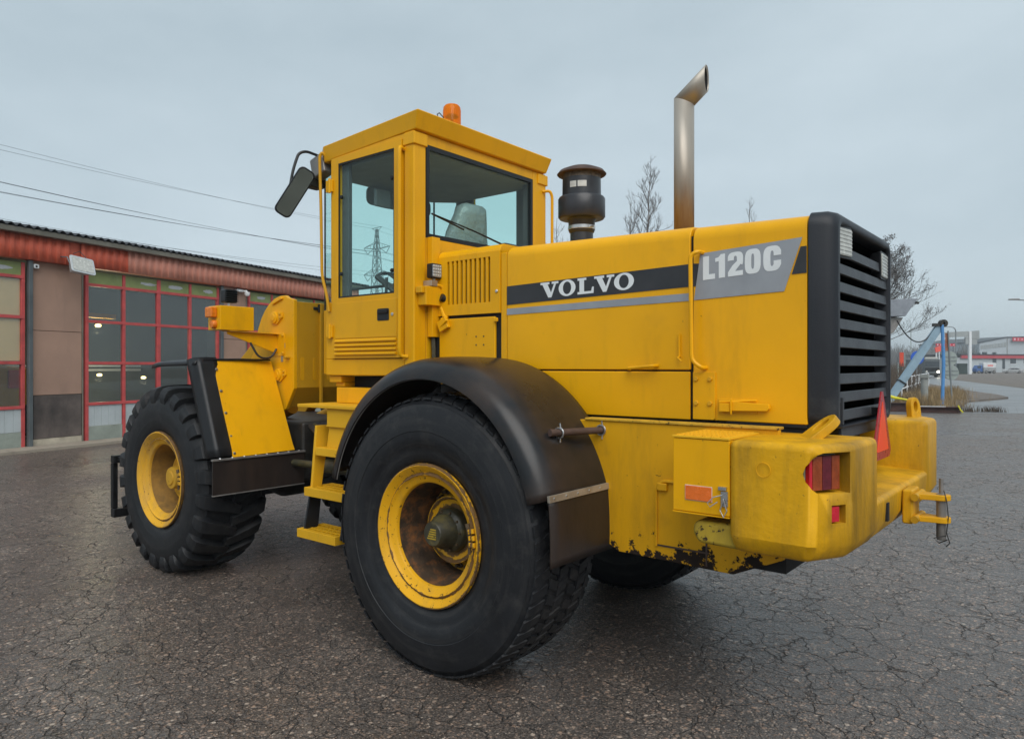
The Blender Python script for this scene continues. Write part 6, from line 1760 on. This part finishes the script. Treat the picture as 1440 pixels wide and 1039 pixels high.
# small orange red board on a thin post
ob = empty('warning_board', WP(1267.5, 52, 0.0), a0_, None, 'small orange red upright board on a thin post by the hedge', 'sign')
b = MB(); b.box(-0.13, 0.16, -0.02, 0.02, 1.75, 2.75); b.build('board', 'orange_red', ob, 0.005)
b = MB(); b.tube([(0.12, 0.03, 0), (0.12, 0.03, 2.9)], 0.03, 6); b.build('post', 'sign_pole', ob)
for u, d, h, lab in ((1263, 41, 1.9, 'pale thin post standing left of the orange red board'), (1272, 58, 2.9, 'pale thin post standing right of the orange red board'), (1281, 75, 6.0, 'tall thin pale pole behind the blue round sign')):
    th_ = empty('thin_post', WP(u, d), 0, None, lab, 'post')
    b = MB(); b.tube([(0, 0, 0), (0, 0, h)], 0.045, 6, 0.035); b.build('shaft', 'sign_back', th_)
    b = MB(); b.lathe([(0, 0.06), (0.05, 0.03), (0.055, 0.0), (0, 0)], (0, 0, h), 'z', 8); b.build('cap', 'sign_pole', th_)

# ------------------------------------------------------------------ street lamps
def street_lamp(pos, h, arm, rot, label):
    t = empty('street_lamp', pos, rot, None, label, 'street lamp')
    b = MB(); b.tube(fillet([(0, 0, 0), (0, 0, h), (-arm, 0, h + 0.12)], 0.7, 8), 0.085, 8, 0.05); b.build('pole', 'sign_pole', t)
    b = MB(); b.prism([(-arm - 0.75, h + 0.10), (-arm - 0.70, h + 0.20), (-arm + 0.1, h + 0.22), (-arm + 0.1, h + 0.08)], 'y', -0.14, 0.14); b.build('lamp_head', 'alu_dull', t, 0.02)
    return t
street_lamp(WP(1344, 100), 7.2, 2.5, a0_, 'curved grey street lamp behind the grey sign frame')
street_lamp(WP(1462, 62), 7.35, 1.9, a0_, 'street lamp whose arm reaches in over the gravel lot')

# ------------------------------------------------------------------ far shops, sign frame, vehicles
gs = empty('sign_gantry', WP(1363.5, 165), a0_, None, 'weathered grey sign frame on a tall white pole', 'sign')
Kg = 165 / 1014.66
def gx(u): return (u - 1363.5) * Kg
def gz(v): return 1.7175 + (515.7 - v) * Kg
b = MB(); b.box(gx(1362), gx(1365.6), -0.3, 0.3, 0, gz(466)); b.build('pole', 'white_paint', gs, 0.05)
b = MB(); b.prism([(gx(1326), gz(467.5)), (gx(1361.5), gz(465.8)), (gx(1361.5), gz(473.5)), (gx(1326), gz(474.5))], 'y', -0.25, 0.25); b.build('beam_board', 'board_grey', gs, 0.03)
b = MB(); b.prism([(gx(1366), gz(465.5)), (gx(1376.5), gz(464.7)), (gx(1376.5), gz(477)), (gx(1366), gz(477))], 'y', -0.25, 0.25); b.build('board', 'board_grey', gs, 0.03)
b = MB(); b.prism([(gx(1357), gz(474)), (gx(1361.6), gz(474)), (gx(1361.6), gz(484)), (gx(1357), gz(484))], 'y', -0.2, 0.2); b.prism([(gx(1366), gz(477.3)), (gx(1373.5), gz(477.3)), (gx(1373.5), gz(484.5)), (gx(1366), gz(484.5))], 'y', -0.2, 0.2); b.build('lower_board', 'board_grey', gs)

# low shop with a red band, tall hall behind it
Kd = 225 / 1014.66
def sxx(u): return (u - 1400) * Kd
def szz(v): return 1.7175 + (515.7 - v) * Kd
SR = a0_ + rad(10)
ls = empty('low_shop', WP(1400, 225), SR, None, 'low pale shop with a long red band along its roof edge', 'building')
b = MB(); b.box(sxx(1338), sxx(1520), 0, 22, -0.05, szz(503)); b.build('wall', 'shop_low', ls)
b = MB(); b.box(sxx(1343), sxx(1520), -0.6, -0.01, szz(504.0), szz(499.4)); b.build('red_band', 'red_band', ls)
b = MB(); b.box(sxx(1338), sxx(1522), -0.8, 22.3, szz(499.2), szz(498.0)); b.build('roof', 'roof_black', ls)
for u0, u1, v0_, v1 in ((1395, 1401, 504, 511.5), (1424, 1433, 504.2, 511.5), (1446, 1456, 504, 511), (1411, 1415, 504, 519)):
    b = MB(); b.box(sxx(u0), sxx(u1), -0.08, -0.005, szz(v1), szz(v0_)); w = b.build('window', 'dark_window', ls)
    b = MB(); b.box(sxx(u0) - 0.15, sxx(u1) + 0.15, -0.12, -0.085, szz(v1) - 0.2, szz(v1) - 0.02); b.build('sill', 'white_paint', w)
b = MB(); b.box(sxx(1417), sxx(1422), -0.5, -0.02, szz(503.6), szz(501.5)); b.build('wall_sign', 'white_paint', ls)
for u, w_, v in ((1352, 3, 496.0), (1377, 1.0, 495.5), (1387, 1.2, 496), (1395, 1, 494.8), (1398, 1, 494.8), (1412, 2.5, 495)):
    b = MB(); b.box(sxx(u), sxx(u + w_), 3, 4, szz(498), szz(v)); b.build('roof_vent', 'downpipe', ls)
hl = empty('tall_hall', WP(1400, 262), SR, None, 'tall pale grey hall rising behind the low shop', 'building')
Kt = 262 / 1014.66
def tx(u): return (u - 1400) * Kt
def tz(v): return 1.7175 + (515.7 - v) * Kt
b = MB(); b.prism([(tx(1374), 0), (tx(1374), tz(482.5)), (tx(1418), tz(474.8)), (tx(1530), tz(472.0)), (tx(1530), 0)], 'y', 0, 30); b.build('wall', 'pale_grey', hl)
b = MB(); b.prism([(tx(1373), tz(482.2)), (tx(1373), tz(481.2)), (tx(1418), tz(473.4)), (tx(1531), tz(470.6)), (tx(1531), tz(471.6)), (tx(1418), tz(474.5))], 'y', -0.3, 30.2); b.build('roof_edge', 'roof_black', hl)
for i in range(9):
    u0 = 1376 + i * 4.7
    s_ = (u0 - 1374) * 0.17
    b = MB(); b.prism([(tx(u0), tz(491.5 - s_ * 0.55)), (tx(u0 + 3.6), tz(491.0 - s_ * 0.55)), (tx(u0 + 3.6), tz(485.8 - s_ * 0.7)), (tx(u0), tz(486.4 - s_ * 0.7))], 'y', -0.1, -0.01); w = b.build('window', 'board_grey', hl)
b = MB(); b.box(tx(1418.3), tx(1419.0), -0.12, -0.01, 0, tz(475.5)); b.build('corner_line', 'gutter', hl)
def red_letters(org, rot, u0, n, wpx, gap, v0_, v1, Kx, uc, label, lit=None):
    t = empty('red_letter_sign', org, rot, None, label, 'sign')
    for i in range(n):
        xa = (u0 + i * (wpx + gap) - uc) * Kx; xb = xa + wpx * Kx
        za, zb = 1.7175 + (515.7 - v1) * Kx, 1.7175 + (515.7 - v0_) * Kx
        b = MB(); b.box(xa, xb, -0.35, 0.0, za, zb); o = b.build('letter_box', 'sign_red', t)
        m_ = (xb - xa)
        b = MB()
        if i % 3 == 0: b.box(xa + m_ * .3, xa + m_ * .7, -0.40, -0.355, za + (zb - za) * .3, za + (zb - za) * .72)
        elif i % 3 == 1: b.box(xa + m_ * .36, xa + m_ * .5, -0.40, -0.355, za + (zb - za) * .2, za + (zb - za) * .8)
        else: b.box(xa + m_ * .25, xa + m_ * .75, -0.40, -0.355, za + (zb - za) * .4, za + (zb - za) * .6)
        b.build('letter_mark', 'white_paint', o)
    return t
red_letters(WP(1400, 261), SR, 1427, 5, 5.4, 0.6, 474.6, 479.6, Kt, 1400, 'row of red letter boxes on the tall hall')
r2 = red_letters(WP(1330, 185), a0_, 1315.5, 6, 3.8, 0.7, 483.2, 486.8, 185 / 1014.66, 1330, 'row of small red letter boxes on posts beside the blue post')
for u in (1316.5, 1341):
    b = MB(); b.box((u - 1330) * 185 / 1014.66, (u - 1330) * 185 / 1014.66 + 0.3, 0.02, 0.3, 0, 7.4); b.build('post', 'sign_pole', r2)
cs = empty('coral_sign', WP(1318.5, 150), a0_, None, 'crooked coral red sign board on two white posts', 'sign')
Kc = 150 / 1014.66
b = MB(); b.prism([(-4.2 * Kc, 1.7175 + 27 * Kc), (4.4 * Kc, 1.7175 + 29 * Kc), (4.4 * Kc, 1.7175 + 22 * Kc), (-2.8 * Kc, 1.7175 + 20 * Kc)], 'y', -0.1, 0.1); b.build('board', 'sign_coral', cs, 0.02)
for x in (-0.2, 0.42):
    b = MB(); b.tube([(x, 0.15, 0), (x, 0.15, 1.7175 + 22 * Kc)], 0.12, 6); b.build('post', 'white_paint', cs)
gc = empty('green_container', WP(1357, 170), a0_, None, 'dark green container at the foot of the white sign pole', 'container')
b = MB(); b.box(-1.1, 1.0, 0.6, 3.0, 0.0, 2.35); b.build('body', 'container_green', gc, 0.05)
b = MB(); b.box(-1.15, 1.05, 0.5, 3.1, 2.36, 2.5); b.build('lid', 'container_green', gc, 0.05)

def wheel_simple(t, x, y, r, w):
    b = MB(); b.lathe([(0, -w / 2), (r * 0.9, -w / 2), (r, -w / 4), (r, w / 4), (r * 0.9, w / 2), (0, w / 2)], (x, y, r), 'y', 20); o = b.build('wheel', 'rubber', t)
    s = -1 if y < 0 else 1
    b = MB(); b.lathe([(0, s * 0.012), (r * 0.55, s * 0.008), (r * 0.58, 0)], (x, y + s * w / 2, r), 'y', 16); b.build('rim', 'alu_dull', o)
def car(pos, rot, paint, label, name='parked_car', group=None):
    t = empty(name, pos, rot, None, label, 'car', group)
    body = [(-2.2, 0.35), (-2.24, 0.72), (-2.12, 0.93), (-1.5, 0.97), (1.0, 0.92), (2.0, 0.78), (2.24, 0.55), (2.2, 0.30), (1.8, 0.22), (-1.9, 0.22)]
    b = MB(); b.prism(body, 'y', -0.88, 0.88); b.build('body', paint, t, 0.09, 3)
    roof = [(-1.75, 0.95), (-1.15, 1.40), (-0.6, 1.48), (0.2, 1.46), (1.05, 0.92)]
    roof2 = [(x * 0.97, z if z < 1.2 else z) for x, z in roof]
    b = MB(); b.prism(roof, 'y', -0.68, 0.68); b.build('cabin', paint, t, 0.06, 3)
    for s in (-1, 1):
        b = MB(); b.prism([(-1.4, 1.0), (-1.05, 1.34), (-0.35, 1.39), (-0.35, 1.0)], 'y', s * 0.683, s * 0.69); b.build('side_window', 'dark_window', t)
        b = MB(); b.prism([(-0.28, 1.0), (-0.28, 1.39), (0.18, 1.37), (0.78, 0.98)], 'y', s * 0.683, s * 0.69); b.build('side_window', 'dark_window', t)
    for xa, za, xb, zb in ((-1.73, 1.0, -1.22, 1.385), (0.98, 1.0, 0.32, 1.42)):
        sg = -1 if xa < 0 else 1
        b = MB(); b.add([(xa + sg * .02, -0.6, za), (xa + sg * .02, 0.6, za), (xb + sg * .02, 0.55, zb), (xb + sg * .02, -0.55, zb)], [(0, 1, 2, 3)]); b.build('windscreen', 'dark_window', t, solid=0.01)
    for x in (-1.35, 1.38):
        for y in (-0.80, 0.80): wheel_simple(t, x, y, 0.32, 0.2)
    for y in (-0.68, 0.68):
        b = MB(); b.box(-2.27, -2.17, y - 0.14, y + 0.14, 0.72, 0.86); b.build('tail_light', 'tail_red', t, 0.01)
        b = MB(); b.box(2.13, 2.23, y - 0.16, y + 0.16, 0.60, 0.72); b.build('headlight', 'lens_clear', t, 0.01)
    return t
car(WP(1424, 192, -0.016), a0_ + rad(155), 'car_silver', 'silver car parked on the gravel in front of the low shop')
car(WP(1458, 196, -0.016), a0_ + rad(10), 'car_blue', 'dark blue car parked on the gravel beside the silver car')
vn = empty('advert_trailer', WP(1385, 186, -0.016), a0_, None, 'blue tractor unit with a white advert trailer parked by the low shop', 'vehicle')
b = MB(); b.prism([(-2.7, 0.45), (-2.75, 1.2), (-2.2, 2.1), (-1.2, 2.1), (-1.1, 0.45)], 'y', -0.9, 0.9); b.build('cab', 'car_blue', vn, 0.1)
b = MB(); b.box(-2.5, -1.6, -0.93, -0.905, 1.35, 1.95); b.build('cab_window', 'dark_window', vn)
b = MB(); b.box(-0.95, 2.3, -0.9, 0.9, 1.5, 2.75); b.build('box', 'car_white', vn, 0.08)
b = MB(); b.box(0.1, 1.5, -0.915, -0.902, 1.9, 2.2); b.build('advert', 'sign_coral', vn)
b = MB(); b.box(-0.9, 2.4, -0.85, 0.85, 0.55, 1.45); b.build('base', 'car_silver', vn, 0.08)
for x in (-2.1, -0.2, 1.8):
    for y in (-0.8, 0.8): wheel_simple(vn, x, y, 0.42, 0.25)
# oncoming truck with lit headlight
tk = empty('oncoming_truck', WP(1311, 118, -0.010), a0_ - rad(4), None, 'dark truck coming up the road with a bright headlight', 'truck')
b = MB(); b.box(-1.22, 1.22, 0.0, 6.5, 0.55, 3.0); b.build('cab', 'downpipe', tk, 0.12, 3)
b = MB(); b.box(-1.12, 1.12, -0.04, -0.005, 1.75, 2.6); b.build('windscreen', 'dark_window', tk, 0.02)
b = MB(); b.box(-1.0, 1.0, 0.2, 0.5, 3.02, 3.3); b.build('roof_lamps', 'lens_clear', tk, 0.04)
b = MB(); b.box(-1.15, 1.15, -0.05, -0.005, 0.95, 1.6); b.build('radiator_panel', 'black_paint', tk, 0.02)
for x, mt in ((-0.9, 'lens_clear'), (0.9, 'headlight_on')):
    b = MB(); b.lathe([(0, -0.03), (0.16, -0.02), (0.19, 0.0)], (x, -0.05, 0.90), 'y', 16); b.build('headlight', mt, tk)
b = MB(); b.box(-1.2, 1.2, -0.12, 0.0, 0.35, 0.68); b.build('bumper', 'black_paint', tk, 0.04)
for y_ in (1.0, 4.8):
    for x in (-1.05, 1.05):
        b = MB(); b.lathe([(0, -0.15), (0.48, -0.15), (0.5, 0), (0.48, 0.15), (0, 0.15)], (x, y_, 0.5), 'x', 20); b.build('wheel', 'rubber', tk)

# ------------------------------------------------------------------ grass, brush and a far wood
rng = random.Random(5)
def blades(name, n, pick, h0, h1, w, mat, lean, label, cat):
    b = MB()
    for i in range(n):
        p = pick()
        h = rng.uniform(h0, h1)
        a = rng.uniform(0, 2 * pi); l = rng.uniform(0, lean) * h
        d = Vector((cos(a), sin(a), 0))
        sd_ = Vector((-d.y, d.x, 0)) * w * rng.uniform(0.6, 1.3)
        q = p + d * l * 0.35 + Vector((0, 0, h * 0.6)); r_ = p + d * l + Vector((0, 0, h))
        b.add([p - sd_, p + sd_, q + sd_ * 0.7, q - sd_ * 0.7, r_], [(0, 1, 2, 3), (3, 2, 4)])
    o = b.build(name, mat, None, flat=True, kind='stuff', label=label, cat=cat)
    return o
clumps = [(rng.uniform(1200, 1345), rng.uniform(28.8, 46)) for i in range(160)]
def pick_grass():
    u, d = rng.choice(clumps)
    p = WP(u, d, 0.08)
    return p + Vector((rng.gauss(0, 0.32), rng.gauss(0, 0.32), 0))
blades('dry_grass', 16000, pick_grass, 0.15, 0.62, 0.007, 'dry_grass', 0.8, 'dry yellow brown grass covering the verge', 'grass')
def pick_small():
    u, d = rng.choice([(1385, 27.7), (1392, 27.7), (1403, 27.6), (1356, 27.8), (1365, 27.6)])
    return WP(u, d, -0.01) + Vector((rng.gauss(0, 0.16), rng.gauss(0, 0.10), 0))
blades('edge_weeds', 420, pick_small, 0.08, 0.30, 0.008, 'brush', 0.9, 'small dark weeds at the edge of the yard', 'weeds')
b = MB()
for i in range(3800):
    u = rng.uniform(1215, 1296); d = rng.uniform(36, 70)
    p = WP(u, d, 0.02)
    h = rng.uniform(0.5, 2.1) * (1.0 if u < 1285 else 0.5)
    pts = [p]
    dd = Vector((rng.uniform(-.4, .4), rng.uniform(-.4, .4), 1)).normalized()
    for k in range(3):
        dd = (dd + Vector((rng.uniform(-.35, .35), rng.uniform(-.35, .35), 0.1))).normalized()
        pts.append(pts[-1] + dd * h / 3)
    b.tube(pts, 0.016, 3, 0.005, cap=False)
b.build('bare_brush', 'brush', None, flat=True, kind='stuff', label='tangle of bare brown brush behind the slanted beam', cat='brush')
b = MB()
for i in range(17000):
    u = rng.uniform(1235, 1372) if i < 5200 else rng.uniform(430, 1240)
    d = rng.uniform(240, 330)
    p = WP(u, d, 0.0)
    env = 1.0 + 0.35 * mnoise.noise((u * 0.06, 0, 0)) + 0.25 * mnoise.noise((u * 0.21, 5, 0))
    h = rng.uniform(3.5, 9.5) * env
    pts = [p + Vector((0, 0, h * rng.uniform(0, 0.5)))]
    dd = Vector((rng.uniform(-.35, .35), rng.uniform(-.35, .35), 1)).normalized()
    for k in range(3):
        dd = (dd + Vector((rng.uniform(-.3, .3), rng.uniform(-.3, .3), 0.1))).normalized()
        pts.append(pts[-1] + dd * (h - pts[0].z) / 3)
    b.tube(pts, 0.10, 3, 0.03, cap=False)
b.build('far_wood', 'far_trees', None, flat=True, kind='stuff', label='far bare wood forming a dark line on the horizon', cat='wood')

# ------------------------------------------------------------------ damp air
hzm = bpy.data.materials.new('damp_air'); hzm.use_nodes = True
hn = hzm.node_tree.nodes; hn.clear()
ho = hn.new('ShaderNodeOutputMaterial'); hv = hn.new('ShaderNodeVolumePrincipled')
hv.inputs['Color'].default_value = (0.86, 0.92, 0.96, 1); hv.inputs['Density'].default_value = 0.0008; hv.inputs['Anisotropy'].default_value = 0.2
hzm.node_tree.links.new(hv.outputs['Volume'], ho.inputs['Volume'])
b = MB(); b.box(-1005, 1005, -1305, 705, -1.2, 34.0)
b.build('haze', hzm, None, flat=True, kind='stuff', label='thin damp haze over the yard and the far shops', cat='haze')
